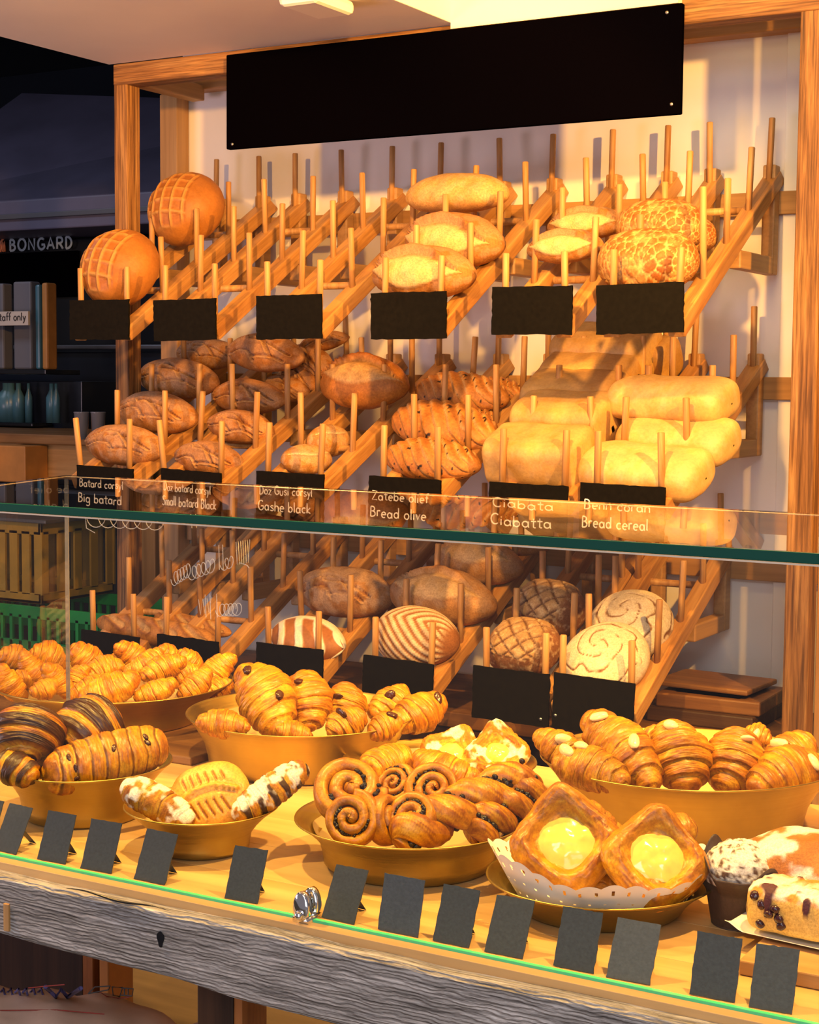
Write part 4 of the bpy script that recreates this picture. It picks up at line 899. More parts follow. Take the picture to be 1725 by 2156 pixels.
for px, py, Y, w, r_, lb, k, h_ in ((1138,965,3.345,202,-3,'front one above the Ciabatta sign','ciabatta',1), (1193,900,3.48,196,-2,'second one up',  'ciabatta',1.15), (1216,850,3.58,200,-3,'third one up', 'ciabattab',1.1), (1248,793,3.67,190,-2,'fourth one up', 'ciabattab',.9), (1278,752,3.75,195,-7,'fifth one up, just under the rightmost top sign','ciabatta',1.0), (1352,760,3.81,135,-10,'rear one at the top right of its stack','ciabattab',1.25), (1300,880,3.63,75,-60,'narrow end between ciabatta and bread-cereal columns','ciabatta',1.0)):
    bread(k, px, py, Y, w, 'pale square ciabatta, '+lb, G2, rot=r_, tilt=26, hs=h_)
for px, py, Y, w, r_, lb in ((1360,995,3.345,243,-7,'front one above the Bread cereal sign'), (1428,928,3.47,222,-7,'middle one of the stack of three'), (1417,845,3.52,236,-6,'lying on top of the stack of three')):
    bread('cereal', px, py, Y, w, 'pale pillow-shaped loaf, '+lb, G2, rot=r_, tilt=24 if py > 850 else 14)
# bottom tier
bread('baguette', 330, 1332, 3.35, 290, 'long slashed baguette lying in front at bottom left', G3, rot=-5, tilt=30, name='baguette')
bread('baguette', 405, 1316, 3.43, 180, 'slashed baguette behind the front one at bottom left', G3, rot=-8, tilt=30, name='baguette')
bread('banded', 648, 1348, 3.35, 172, 'brown loaf with broad white bands above third bottom sign', G3, rot=-8, tilt=38)
bread('zebra', 878, 1345, 3.36, 182, 'dark loaf with white zebra stripes above third sign from right', G3, rot=-6, tilt=36)
bread('country', 728, 1250, 3.51, 210, 'plain brown country loaf on the bottom tier behind the banded loaf', G3, rot=-3, tilt=34)
bread('opened', 933, 1262, 3.51, 232, 'brown split loaf just behind the zebra loaf', G3, rot=-6, tilt=32)
bread('opened', 1008, 1186, 3.66, 192, 'brown split loaf second behind the zebra loaf', G3, rot=-6, tilt=32)
bread('opened', 1090, 1132, 3.80, 150, 'brown split loaf farthest back under the glass edge', G3, rot=-10, tilt=30)
bread('scored', 1105, 1366, 3.36, 152, 'dark cross-scored rye loaf in front above second bottom sign from right', G3, rot=-5, tilt=30, hs=.95)
bread('scored', 1157, 1288, 3.51, 148, 'dark cross-scored rye loaf behind the front one', G3, rot=-8, tilt=28, hs=1.05)
bread('swirl', 1276, 1392, 3.37, 182, 'white floured round loaf with swirl cracks, front one', G3, rot=20, tilt=42, name='round_loaf')
bread('swirl', 1328, 1320, 3.52, 178, 'white floured round loaf with swirl cracks, rear one', G3, rot=120, tilt=40, name='round_loaf')

# ================================================================== PASTRIES
CG = np.array((.50,.225,.038)); CL = np.array((.66,.385,.095)); CD = np.array((.22,.068,.011)); CHOC = np.array((.030,.011,.006))
def croissant_mesh(name, seed, nb=6, bend=.7, L=.15, R=.034, tip=.24, lam=30, stripe=False, mat='pastry', sugar=0, pw=1.7, tone=1.0, step=.55, asym=0):
    nu, nv = 170, 72
    t_ = np.linspace(-1, 1, nu); a = np.linspace(0, 2*PI, nv, endpoint=False); T, A = np.meshgrid(t_, a, indexing='ij')
    ph = T*bend/2; rho = L/max(bend, .01)
    cx_, cy_ = rho*np.sin(ph), rho*(np.cos(ph)-1)
    n0 = fbm(np.stack([T*2.2, np.cos(A)*.9+seed*5.1, np.sin(A)*.9], -1), seed+40, 2)
    tt = T + .06*np.sin(A+seed) + .16*(n0-.5)
    Pn = np.stack([T*6, np.cos(A)*1.2+seed*3.7, np.sin(A)*1.2], -1); n1 = fbm(Pn, seed, 3); tt = tt + .03*(n1-.5)
    s_ = np.abs(tt)*nb/2+.5; bnd = np.floor(s_); fr_ = s_-bnd
    env = lambda x: tip+(1-tip)*np.clip(1-np.clip(np.abs(x), 0, 1)**pw, 0, 1)**.9
    mid = np.clip(bnd/(nb/2)-.25/nb, 0, 1)
    r_ = (env(tt)*(1-step)+env(mid)*step)
    bulge = np.sqrt(np.clip(1-(2*fr_-1)**2, 0, 1))
    end = np.sqrt(np.clip(1-np.abs(T)**14, 0, 1))
    q1 = np.stack([tt*lam, np.cos(A)*1.3, np.sin(A)*1.3+seed], -1)
    l1 = vnoise(q1, seed+3); l2 = vnoise(q1*np.array((2.6, 1.5, 1.5)), seed+4); patch = fbm(np.stack([T*4, np.cos(A)*1.4, np.sin(A)*1.4+seed*2], -1), seed+21, 2)
    ridge = l1*.55+l2*.45
    lines = (1-np.abs(2*l1-1))**3*.6+(1-np.abs(2*l2-1))**3*.6; lines = lines*sm(.30, .62, patch)
    wr = fbm(np.stack([T*14, np.cos(A)*3.2, np.sin(A)*3.2+seed], -1), seed+31, 3)
    r_ = R*r_*(.93+.07*bulge-.035*lines+.04*(ridge-.5)+.14*(n1-.5)+.10*(n0-.5)+.06*(wr-.5))*end
    r_ = r_*(1+asym*T)
    nx_, ny_ = np.sin(ph), np.cos(ph)
    x = cx_ + r_*np.cos(A)*nx_; y = cy_ + r_*np.cos(A)*ny_; z = r_*np.sin(A)*.90
    y = y - cy_.mean()
    P = np.stack([x, y, z], -1)
    dk = np.clip(.44+1.3*(n1-.5)+.5*(ridge-.5)+.4*(wr-.5)+.22*np.abs(T)**3, 0, 1)
    col = lerp(CL, CG, sm(.15, .50, dk)); col = lerp(col, CD, sm(.55, .95, dk)*.75)
    col = lerp(col, CD*.8, np.clip(lines, 0, 1)*.62)
    col = lerp(col, CD*.6, sm(.93, 1.0, fr_)*.75); col = lerp(col, CL*1.05, sm(.0, .03, fr_)*sm(.20, .06, fr_)*.65)
    col = col*tone
    if stripe:
        st = sm(.80, .88, fr_)*sm(1.0, .95, fr_)*.7 if stripe == 3 else ((bnd.astype(int) % 2) == 0)*sm(.05, .15, fr_)*sm(.98, .88, fr_) if stripe == 1 else sm(.42, .48, fr_)*sm(1.0, .95, fr_)
        col = lerp(col, CHOC, st*.96)
    if sugar:
        sg = sm(.58-sugar*.5, .70-sugar*.3, fbm(P*55+seed, 77, 3)+.13*np.sin(A+.5)); col = lerp(col, np.array((.88,.85,.80)), sg*.92)
    me = make_mesh(name, P.reshape(-1, 3), grid(nu, nv, True, True), col.reshape(-1, 3)); me.materials.append(M[mat]); return me
PM = {}
for k in range(5): PM['plain%d' % k] = croissant_mesh('croissant', 60+k, 5+k % 2, .75+.2*(k % 3), tone=1.04, R=.037+.002*(k % 2), tip=.24, lam=34)
for k in range(4): PM['rich%d' % k] = croissant_mesh('croissant', 70+k, 6+k % 2, .30+.2*(k % 2), R=.036, tip=.26, tone=.92, lam=36, pw=1.5)
for k in range(3): PM['alm%d' % k] = croissant_mesh('croissant', 80+k, 7, .20+.15*k, R=.038, tip=.28, tone=.86, lam=40, step=.7, pw=1.5)
PM['fat'] = croissant_mesh('striped_croissant', 90, 4, .3, L=.125, R=.046, tip=.36, stripe=2, pw=1.9)
PM['fat2'] = croissant_mesh('striped_croissant', 91, 4, .3, L=.125, R=.044, tip=.40, stripe=2, pw=2.0)
PM['long'] = croissant_mesh('chocolate_roll', 92, 9, .15, L=.18, R=.034, tip=.55, stripe=3, pw=3.0, lam=44, tone=.9, step=.25)
PM['darkstripe'] = croissant_mesh('striped_stick', 93, 12, .1, L=.15, R=.026, tip=.50, stripe=1, pw=2.2, sugar=.04, mat='sugar')
PM['powder'] = croissant_mesh('powdered_stick', 94, 4, .2, L=.14, R=.030, tip=.45, pw=2.4, sugar=.13, mat='sugar', step=.2, tone=.75)
def place_axis(name, me, p0, D0, p1, D1, label, cat, group, fat=1.0, flip=False, lift=.55, roll=0):
    """lay a pastry between two points of the place"""
    lat = math.dist(p0, p1)/FPX*(D0+D1)/2; df = max(-.7*lat, min(.7*lat, D1-D0)); m0 = (D0+D1)/2; D0, D1 = m0-df/2, m0+df/2
    P0, P1 = atD(p0[0], p0[1], D0), atD(p1[0], p1[1], D1)
    o = new_obj(name, me); X = P1-P0; Ln = np.linalg.norm(X)
    xs = [v.co.x for v in me.vertices]; Lm = max(xs)-min(xs)
    Zv = UP*lift+TOCAM*(1-lift)
    if flip: X = -X
    Xb, Yb, Zb = basis(X, Zv)
    if roll:
        c_, s_ = math.cos(math.radians(roll)), math.sin(math.radians(roll)); Yb, Zb = Yb*c_+Zb*s_, Zb*c_-Yb*s_
    s_ = Ln/Lm; set_mw(o, Xb, Yb, Zb, (P0+P1)/2, (s_, s_*fat, s_*fat)); return tag(o, label, cat, group)
def blob_mesh(name, r, mat, seed=0, sq=(1, 1, 1), n=(10, 14), amp=.25):
    u = np.linspace(0, PI, n[0]); a = np.linspace(0, 2*PI, n[1], endpoint=False); U, A = np.meshgrid(u, a, indexing='ij')
    P = np.stack([np.sin(U)*np.cos(A), np.sin(U)*np.sin(A), np.cos(U)], -1); P = P*(1+amp*(fbm(P*1.7+seed, seed, 2)-.5)*2)[..., None]*np.array(sq)*r
    me = make_mesh(name, P.reshape(-1, 3), grid(n[0], n[1], True, False)); me.materials.append(mat); return me
alm = blob_mesh('almond', .011, M['almond'], 3, (1.35, .8, .55)); chunk = blob_mesh('chocolate_chunk', .0085, M['choc'], 5, (1.4, .9, .5), amp=.5)
def topping(par, me, px, py, D, s_=1.0, seed=0):
    """a small topping pressed on its pastry where the camera ray meets it"""
    o = new_obj(me.name, me); o.parent = par; par_m = par.matrix_basis
    r_ = random.Random(seed)
    bpy.context.view_layer.update()
    inv = par.matrix_world.inverted(); a = inv @ Vector(CAM); d_ = (inv.to_3x3() @ Vector(_ray(px, py))).normalized()
    ok, loc, nor, _ = par.ray_cast(a, d_)
    if not ok: loc, nor = inv @ Vector(atD(px, py, D)), Vector((0, 0, 1))
    q = nor.to_track_quat('Z', 'Y') @ Euler((r_.gauss(0, .2), r_.gauss(0, .2), r_.uniform(0, 6))).to_quaternion()
    sc_ = par.scale; mean = (sc_[0]+sc_[1]+sc_[2])/3
    o.matrix_basis = Matrix.LocRotScale(loc, q, Vector((s_/mean,)*3)); return o

# --- bowl 1: plain croissants
b = B[1]; D = b['D']; GB1 = 'plain croissants in the big back-left bowl'
c1 = [((-6,1400),(52,1478),-.16,'cut by the left photo edge at the front'), ((-4,1372),(62,1400),.10,'small ridged one at far left rim'), ((40,1375),(110,1440),.02,'behind the first front one at left'), ((62,1368),(140,1402),.13,'topmost at the left end'), ((64,1462),(122,1436),-.17,'front left one showing its round end'), ((92,1395),(150,1470),-.06,'just left of the glass edge line'),
      ((148,1362),(222,1412),.08,'topmost just right of the glass edge line'), ((150,1452),(182,1400),-.02,'small one beside the glass edge line'), ((142,1474),(232,1428),-.14,'pale one low beside the glass edge line'), ((178,1428),(262,1396),.02,'slanting across the middle of the heap'), ((166,1476),(296,1424),-.18,'large pale one lying at the front centre'),
      ((244,1352),(312,1418),.10,'highest one in the centre of the heap'), ((262,1420),(345,1372),-.02,'broad one right of centre'), ((296,1430),(392,1385),-.05,'with its tip pointing right over the centre'), ((282,1474),(372,1434),-.17,'front one with pointed end right of centre'), ((334,1362),(376,1390),.12,'short one rising at back right'), ((376,1372),(424,1410),.10,'leaning at back right by the slate sign'),
      ((355,1440),(420,1405),.02,'pale inner one at right'), ((376,1470),(446,1410),-.12,'front one near the right rim'), ((424,1456),(492,1374),.0,'rightmost, standing against the rim'), ((230,1400),(285,1372),.14,'rear one left of the highest one'), ((20,1440),(80,1425),.0,'inner one at far left'), ((200,1470),(250,1440),-.08,'tucked under the large pale front one'), ((430,1470),(488,1432),-.02,'low one inside the right rim')]
for i, (p0, p1, dd, lb) in enumerate(c1):
    place_axis('croissant', PM['plain%d' % (i % 5)], p0, D+dd*.85+.02, p1, D+dd*.85+.05, 'plain golden croissant, '+lb, 'croissant', GB1, fat=(1.15 if math.dist(p0, p1) > 90 else 1.55), flip=i % 2 == 0, lift=.6, roll=(i*37) % 60-30)
# --- bowl 2: chocolate striped
b = B[2]; D = b['D']; G_ = 'chocolate pastries in the left front bowl'
place_axis('striped_croissant', PM['fat'], (42,1602), D-.13, (80,1496), D+.0, 'fat chocolate-striped croissant showing its round end, leftmost', 'croissant', G_, fat=1.75, lift=.4)
place_axis('striped_croissant', PM['fat2'], (130,1580), D-.06, (242,1498), D+.06, 'fat dark-glazed striped croissant, upper right of the pair', 'croissant', G_, fat=1.45, lift=.6)
c_ = place_axis('chocolate_roll', PM['long'], (88,1634), D-.12, (352,1566), D-.02, 'long golden roll with chocolate chips across the bowl front', 'pastry', G_, fat=1.16, lift=.6)
for i, (x, y) in enumerate(((145,1596), (160,1618), (160,1640), (310,1563), (306,1551), (240,1575))): topping(c_, chunk, x, y, D-.12, .55, i)
place_axis('striped_croissant', PM['fat2'], (-14,1600), D-.10, (78,1640), D-.13, 'low chocolate-streaked croissant at the left photo edge', 'croissant', G_, fat=.95)
place_axis('striped_croissant', PM['fat'], (60,1630), D-.0, (150,1575), D+.05, 'dark striped croissant beneath the upper pair', 'croissant', G_, fat=.8)
# --- bowl 3: powdered, turnover, dark striped
b = B[3]; D = b['D']; G_ = 'pastries in the smallest bowl'
place_axis('powdered_stick', PM['powder'], (257,1650), D-.02, (408,1733), D-.05, 'sugar-powdered brown stick pastry leaning over the left rim', 'pastry', G_, fat=1.0)
place_axis('striped_stick', PM['darkstripe'], (490,1722), D-.05, (648,1612), D+.0, 'powdered stick pastry with dark chocolate stripes at right', 'pastry', G_, fat=1.12)
tv = loaf('turnover', .125, .100, .045, M['pastry'], np.array((.66,.36,.11)), pe=2.6, qe=.55, seed=71, blot=.5, wob=.12,
          cuts=[dict(p=[(-.034+.012*k, -.036+.001*k), (-.030+.012*k, -.016)], w=.0022, d=.003, lip=.001, ci=np.array((.34,.13,.03))) for k in range(6)] + [dict(p=[(-.040+.012*k, .012), (-.032+.012*k, .036)], w=.0026, d=.003, lip=.001, ci=np.array((.34,.13,.03))) for k in range(6)] + [dict(p=curve([(-.046, .004), (0, -.008), (.044, .006)]), w=.005, d=-.004, lip=-.002, ci=CL*.95)])
o = new_obj('turnover', tv); P = atD(442, 1678, D+.0); X, Y_, Z_ = basis(RGT+.3*(-DWN), TOCAM*.8+UP*.5); set_mw(o, X, Y_, Z_, P, (1.0, 1.08, 1)); tag(o, 'golden slit turnover standing between two powdered stick pastries', 'turnover', G_)
# --- bowl 4: chocolate chunk croissants
b = B[4]; D = b['D']; G_ = 'chocolate croissants in the middle bowl'
c4 = [((412,1520),(528,1530),-.14,-.16,1.15,'low one at the left rim',[]), ((512,1402),(604,1548),.02,-.15,1.28,'largest, standing tall at left',[(520,1410), (588,1462)]), ((640,1412),(655,1540),.06,-.10,1.55,'upright behind the largest one',[(628,1434)]), ((736,1440),(716,1525),.05,-.06,1.95,'third upright one from left',[(708,1468)]), ((690,1548),(768,1500),-.16,-.12,1.65,'front one with a chunk on its tip',[(718,1502)]),
      ((858,1448),(782,1512),.08,.0,1.35,'rear one behind the long right one',[(822,1464)]), ((938,1470),(824,1530),.04,-.08,1.25,'long one pointing over the right rim',[(922,1470)]), ((775,1548),(845,1515),-.15,-.12,1.6,'front one near the right rim',[(826,1505)]), ((575,1535),(660,1550),-.12,-.12,1.3,'low one between the large one and the front chunk one',[])]
for i, (p0, p1, d0, d1, f_, lb, tp) in enumerate(c4):
    o = place_axis('croissant', PM['rich%d' % (i % 4)], p0, D+d0, p1, D+d1, 'glazed chocolate croissant, '+lb, 'croissant', G_, fat=f_, lift=.45)
    for j, (x, y) in enumerate(tp): topping(o, chunk, x, y, D-.1, 1.0, i*7+j)
# --- bowl 7: almond croissants
b = B[7]; D = b['D']; G_ = 'almond croissants in the right bowl'
c7 = [((1128,1542),(1232,1612),.02,-.06,1.15,'leftmost, behind the front-left one',[(1186,1557)]), ((1166,1598),(1326,1648),-.08,-.15,1.12,'front left, lying along the rim',[(1192,1580), (1225,1570)]), ((1236,1504),(1386,1660),.02,-.14,1.05,'long one rising highest at left',[(1262,1508), (1335,1560)]), ((1408,1520),(1450,1668),.04,-.15,1.72,'broad ridged one in the centre',[(1412,1526)]),
      ((1360,1535),(1420,1580),.10,.05,1.5,'rear one half hidden left of the centre one',[]), ((1560,1540),(1530,1668),.04,-.14,1.85,'broad ridged one right of centre',[(1572,1555)]), ((1560,1545),(1625,1560),.12,.10,2.0,'rear one behind the right broad one',[(1590,1553)]), ((1712,1556),(1604,1628),.04,-.02,1.25,'pointing up over the right rim',[(1640,1566)]), ((1578,1664),(1736,1602),-.13,-.04,1.12,'front right, lying along the rim',[(1714,1604)])]
for i, (p0, p1, d0, d1, f_, lb, tp) in enumerate(c7):
    o = place_axis('croissant', PM['alm%d' % (i % 3)], p0, D+d0, p1, D+d1, 'glazed almond croissant, '+lb, 'croissant', G_, fat=f_*.96, lift=.4)
    for j, (x, y) in enumerate(tp): topping(o, alm, x, y, D-.1, 1.05, i*5+j)
# --- bowl 5: mixed custard pastries
b = B[5]; D = b['D']; G_ = 'pastries in the shallow bowl behind'
def danish(name, seed, R=.055, pool=.46, lift=(.018, .006, .010, .006), sugar=0, tone=1.0, mat='pastry', pw=3.6, top=.028, fold=None):
    nf, nr, ns_ = 132, 34, 16
    f_ = np.linspace(0, 2*PI, nf, endpoint=False); rs = np.concatenate([np.linspace(.001, 1, nr), np.full(ns_, 1.0)])
    k = np.concatenate([np.zeros(nr), np.linspace(.06, 1, ns_)])
    Rr, F_ = np.meshgrid(rs, f_, indexing='ij'); K = np.meshgrid(k, f_, indexing='ij')[0]
    g_ = F_+PI/4
    sq = 1/(np.abs(np.cos(F_))**pw+np.abs(np.sin(F_))**pw)**(1/pw)
    P3 = np.stack([Rr*np.cos(F_)*4, Rr*np.sin(F_)*4, K*3+seed], -1); n1 = fbm(P3, seed, 3)
    rim = np.exp(-((Rr-.74)/.20)**2); corner = np.clip((sq-1.0)/.22, 0, 1)
    lft = np.zeros_like(F_)
    for q in range(4): lft += lift[q]*np.exp(-(((F_-(PI/4+q*PI/2)+PI) % (2*PI)-PI)/.55)**2)
    pf = lambda r: .82+.20*np.exp(-((r-.74)/.16)**2)-.30*np.clip((r-.84)/.16, 0, 1)**2
    z = top*pf(Rr) - .004*sm(pool+.06, pool-.08, Rr) + lft*Rr**2.5*1.3 + .008*(n1-.5)
    ztop = top*pf(np.ones_like(Rr)) + lft*1.3 + .008*(n1-.5)
    lay = .5+.5*np.sin(K*2*PI*6+3*n1)
    z = np.where(K > 0, ztop*(1-K), z)
    rr_ = Rr*(1+.045*np.sin(PI*np.clip(K, 0, 1))*(K > 0) + .03*(lay-.5)*(K > 0))*(1-.10*K)*(1+.07*(n1-.5))
    if fold is not None: pass
    edge = np.maximum(np.abs(rr_*sq*np.cos(F_)), np.abs(rr_*sq*np.sin(F_)))
    fl = vnoise(np.stack([edge*38+3*n1+K*40, np.cos(F_)*2.2, np.sin(F_)*2.2+seed*1.7], -1), seed+8)
    rr_ = rr_*(1+.035*(fl-.5)*(K > 0)); z = z+.0035*(fl-.5)*sm(.55, .75, Rr)*(1-K)
    P = np.stack([rr_*sq*np.cos(F_)*R, rr_*sq*np.sin(F_)*R, z], -1)
    str_ = .5*fl+.5*vnoise(np.stack([Rr*26+K*26+2*n1, np.cos(F_*2)*2, np.sin(F_*2)*2+seed], -1), seed+2)
    dk = np.clip(.50+.45*(n1-.5)+1.1*(str_-.5)+.15*rim*(K == 0)-.2*sm(pool+.2, pool, Rr), 0, 1)
    col = lerp(CL, CG, sm(.1, .5, dk)); col = lerp(col, CD, sm(.5, .95, dk)*.85)*tone
    if sugar:
        sg = sm(.56-sugar*.45, .66-sugar*.25, fbm(P*60+seed, 79, 3)); col = lerp(col, np.array((.90,.86,.80)), sg*.95*(K < .5))
    me = make_mesh(name, P.reshape(-1, 3), grid(nr+ns_, nf, True, False), col.reshape(-1, 3)); me.materials.append(M[mat]); return me
def pool_mesh(R, seed, h=.008):
    n, m_ = 16, 48; r_ = np.linspace(0.001, 1, n); a = np.linspace(0, 2*PI, m_, endpoint=False); Rr, A = np.meshgrid(r_, a, indexing='ij')
    e = 1+.14*(fbm(np.stack([np.cos(A)*1.6, np.sin(A)*1.6, A*0+seed], -1), seed, 2)-.5)*2
    x, y = Rr*np.cos(A)*R*e, Rr*np.sin(A)*R*e; z = h*(1-Rr**2.6) + .004*(fbm(np.stack([x*70, y*70, x*0+seed], -1), seed, 2)-.5)
    me = make_mesh('custard', np.stack([x, y, z], -1).reshape(-1, 3), grid(n, m_, True, False)); me.materials.append(M['custard']); return me
def put_danish(name, me, px, py, D, s_, nrm, spin, label, group, poolR=None, poolz=.013, psq=1.0):
    o = new_obj(name, me); P = atD(px, py, D); Zb = np.asarray(nrm, float); X = RGT-Zb*(RGT @ Zb)/(Zb @ Zb); Xb, Yb, Zb = basis(X, Zb)
    c_, q = math.cos(math.radians(spin)), math.sin(math.radians(spin)); Xb, Yb = Xb*c_+Yb*q, Yb*c_-Xb*q
    set_mw(o, Xb, Yb, Zb, P-Zb*.014*s_, (s_, s_, s_)); tag(o, label, 'pastry', group)
    if poolR:
        p = new_obj('custard', pool_mesh(poolR, int(px)), None, o); p.location = (0, 0, poolz); p.scale = (1, psq, 1)
    return o
dsug = danish('custard_pastry', 5, .046, .40, (.016, .004, .002, .004), sugar=.16, mat='sugar')
dsug2 = danish('custard_pastry', 9, .044, .40, (.014, .004, .002, .004), sugar=.13, mat='sugar')
put_danish('custard_pastry', dsug, 952, 1590, D+.03, 1.06, TOCAM*.55+UP*.8, 20, 'sugar-dusted custard pastry in the shallow bowl, left one of two', G_, .020, .0205)
put_danish('custard_pastry', dsug2, 1048, 1588, D+.02, 1.10, TOCAM*.7+UP*.7-RGT*.15, 45, 'sugar-dusted custard pastry with raised flap, right one of two', G_, .018, .0205)
place_axis('pastry_roll', croissant_mesh('pastry_roll', 95, 7, .5, L=.10, R=.036, tip=.6, pw=3, lam=18, tone=1.08), (768,1625), D-.06, (864,1590), D-.0, 'pale smooth pastry roll at left in the shallow bowl', 'pastry', G_, fat=1.0, lift=.7)
place_axis('croissant', PM['plain2'], (868,1590), D-.05, (1008,1648), D-.10, 'golden croissant lying in front of the sugared custard pastries', 'croissant', G_, fat=1.05, flip=True, lift=.7)
# --- bowl 6: raisin snails and twists
b = B[6]; D = b['D']; G_ = 'snails and twists in the centre bowl'
def snail_parts(seed, R=.056, turns=3.1, h=.040):
    nt, nc = 220, 20; th_ = np.linspace(.35*2*PI, turns*2*PI, nt); pit = R/(turns-.35)
    rc = np.minimum(pit*th_/(2*PI)-pit*.45, R-pit*.5); cs = np.linspace(0, 2*PI, nc, endpoint=False)
    V = []; C_ = []
    T, A = np.meshgrid(th_, cs, indexing='ij'); RC = np.meshgrid(rc, cs, indexing='ij')[0]
    hw = pit*.535*(1+.05*np.sin(T*3+seed)); tp = sm(turns*2*PI, turns*2*PI-1.2, T)*.7+.3
    ca, sa = np.cos(A), np.sin(A); wx = np.sign(ca)*np.abs(ca)**.8*hw; hz = np.sign(sa)*np.abs(sa)**.75*h/2*tp*(1.12-.30*(RC/R)**2)
    n1 = fbm(np.stack([np.cos(T)*RC*60, np.sin(T)*RC*60, sa+seed], -1), seed, 3)
    rr_ = RC+wx+.0015*(n1-.5)
    P = np.stack([rr_*np.cos(T), rr_*np.sin(T), hz+.003*(n1-.5)], -1)
    st = vnoise(np.stack([A*4.5+.4*np.sin(T*2), T*1.6, T*0+seed], -1), seed+1); s2 = vnoise(np.stack([A*9, T*2.5, T*0+seed], -1), seed+2)
    ln_ = np.clip((1-np.abs(2*st-1))**4*.8+(1-np.abs(2*s2-1))**4*.5, 0, 1); P[..., 2] -= .0012*ln_
    dk = np.clip(.40+.7*(n1-.5)+.5*(st-.5)+.25*np.abs(ca)**3, 0, 1); col = lerp(CL*np.array((.95,.85,.7)), CG, sm(.1, .42, dk)); col = lerp(col, CD, sm(.45, .85, dk)*.9); col = lerp(col, CD*.8, ln_*.55)
    me = make_mesh('raisin_snail', P.reshape(-1, 3), [tuple(f) for f in grid(nt, nc, True, True)]+[tuple(range(nc)), tuple(range(nt*nc-1, (nt-1)*nc-1, -1))], col.reshape(-1, 3)); me.materials.append(M['pastry'])
    r_ = random.Random(seed); mb_ = MB(); bm_ = blob_mesh('x', .0034, M['chips'], 1, n=(6, 8)); bv = np.array([v.co[:] for v in bm_.vertices]); bf = [tuple(p.vertices) for p in bm_.polygons]
    for k in range(90):
        t_ = r_.uniform(.8, turns-1.0)*2*PI; r0 = pit*t_/(2*PI)-pit*.45+pit*.5+r_.gauss(0, .0012)
        if math.sin(t_*1.0+seed) < -.35: continue
        mb_.add(bv*r_.uniform(.7, 1.3)+np.array([r0*math.cos(t_), r0*math.sin(t_), h*.40*(1.0-.3*(r0/R)**2)+r_.gauss(0, .0012)]), bf)
    ch = mb_.mesh('raisins'); ch.materials.append(M['chips']); bpy.data.meshes.remove(bm_); return me, ch
SN = [snail_parts(k, turns=2.9+.2*(k % 3)) for k in (3, 8, 12)]
def snail(k, px, py, D, s_, nrm, spin, label, sq=1.0):
    o = new_obj('raisin_snail', SN[k][0]); P = atD(px, py, D); Zb = np.asarray(nrm, float); X = RGT-Zb*(RGT @ Zb)/(Zb @ Zb); Xb, Yb, Zb = basis(X, Zb)
    c_, q = math.cos(math.radians(spin)), math.sin(math.radians(spin)); Xb, Yb = Xb*c_+Yb*q, Yb*c_-Xb*q
    set_mw(o, Xb, Yb, Zb, P, (s_, s_, s_*sq)); tag(o, label, 'pastry', G_); c2 = new_obj('raisins', SN[k][1], None, o); tag(c2, None); return o
snail(0, 737, 1662, D-.05, .96, TOCAM*.8+UP*.75+RGT*.05, 40, 'large raisin snail at upper left of the centre bowl', .95)
snail(1, 914, 1664, D-.03, .76, TOCAM*.9+UP*.55, 200, 'darker raisin snail in the middle facing forward', 1.0)
snail(2, 740, 1722, D-.085, .74, TOCAM*1.0+UP*.25-RGT*.15, 120, 'lower front raisin snail leaning on the rim', 1.1)
snail(1, 835, 1655, D+.03, .62, -RGT*.4+UP*.5+TOCAM*.6, 20, 'raisin snail half hidden between the two upper snails', 1.2)
snail(0, 812, 1722, D-.07, .68, RGT*.9+UP*.25+TOCAM*.5, 60, 'raisin snail on edge right of the lower front one', 1.2)
snail(2, 872, 1722, D-.08, .68, TOCAM*.8+UP*.5-RGT*.3, 300, 'raisin snail low in the middle beneath the dark one', 1.1)
def twist_parts(seed, L=.23, R=.030, k=12.0):
    nu, nv = 190, 60; t_ = np.linspace(-1, 1, nu); a = np.linspace(0, 2*PI, nv, endpoint=False); T, A = np.meshgrid(t_, a, indexing='ij')
    B_a = A-k*T/2*1.0
    prof = np.clip(1-np.abs(T)**8, 0, 1)**.5; lob = np.abs(np.cos(B_a))**.42
    n1 = fbm(np.stack([T*9, np.cos(A)*1.5, np.sin(A)*1.5+seed], -1), seed, 3); st = vnoise(np.stack([B_a*7, T*6, T*0+seed], -1), seed+1)
    r_ = R*prof*(.42+.62*lob+.12*(n1-.5)+.05*(st-.5)); P = np.stack([T*L/2, r_*np.cos(A), r_*np.sin(A)*.9], -1)
    dk = np.clip(.44+1.1*(n1-.5)+.9*(st-.5)+.1*lob, 0, 1); col = lerp(CL, CG, sm(.1, .5, dk)); col = lerp(col, CD, sm(.5, .95, dk)*.9)
    gr = sm(.50, .25, lob); col = lerp(col, CD*.6, gr*.85); ln_ = np.clip((1-np.abs(2*st-1))**4, 0, 1); col = lerp(col, CD*.8, ln_*.45)
    me = make_mesh('chocolate_twist', P.reshape(-1, 3), grid(nu, nv, True, True), col.reshape(-1, 3)); me.materials.append(M['pastry'])
    rr = random.Random(seed); mb_ = MB(); bm_ = blob_mesh('x', .0036, M['chips'], 1, n=(6, 8)); bv = np.array([v.co[:] for v in bm_.vertices]); bf = [tuple(p.vertices) for p in bm_.polygons]
    for q in range(230):
        t0 = rr.uniform(-.9, .9); a0 = k*t0/2+PI/2*(1 if q % 2 else -1)+rr.gauss(0, .12)
        if math.sin(t0*13+q % 2*2+seed) < -.5: continue
        r0 = R*rr.uniform(.56, .74); mb_.add(bv*rr.uniform(.7, 1.25)+np.array([t0*L/2, r0*math.cos(a0), r0*math.sin(a0)*.9]), bf)
    ch = mb_.mesh('chocolate_chips'); ch.materials.append(M['chips']); bpy.data.meshes.remove(bm_); return me, ch
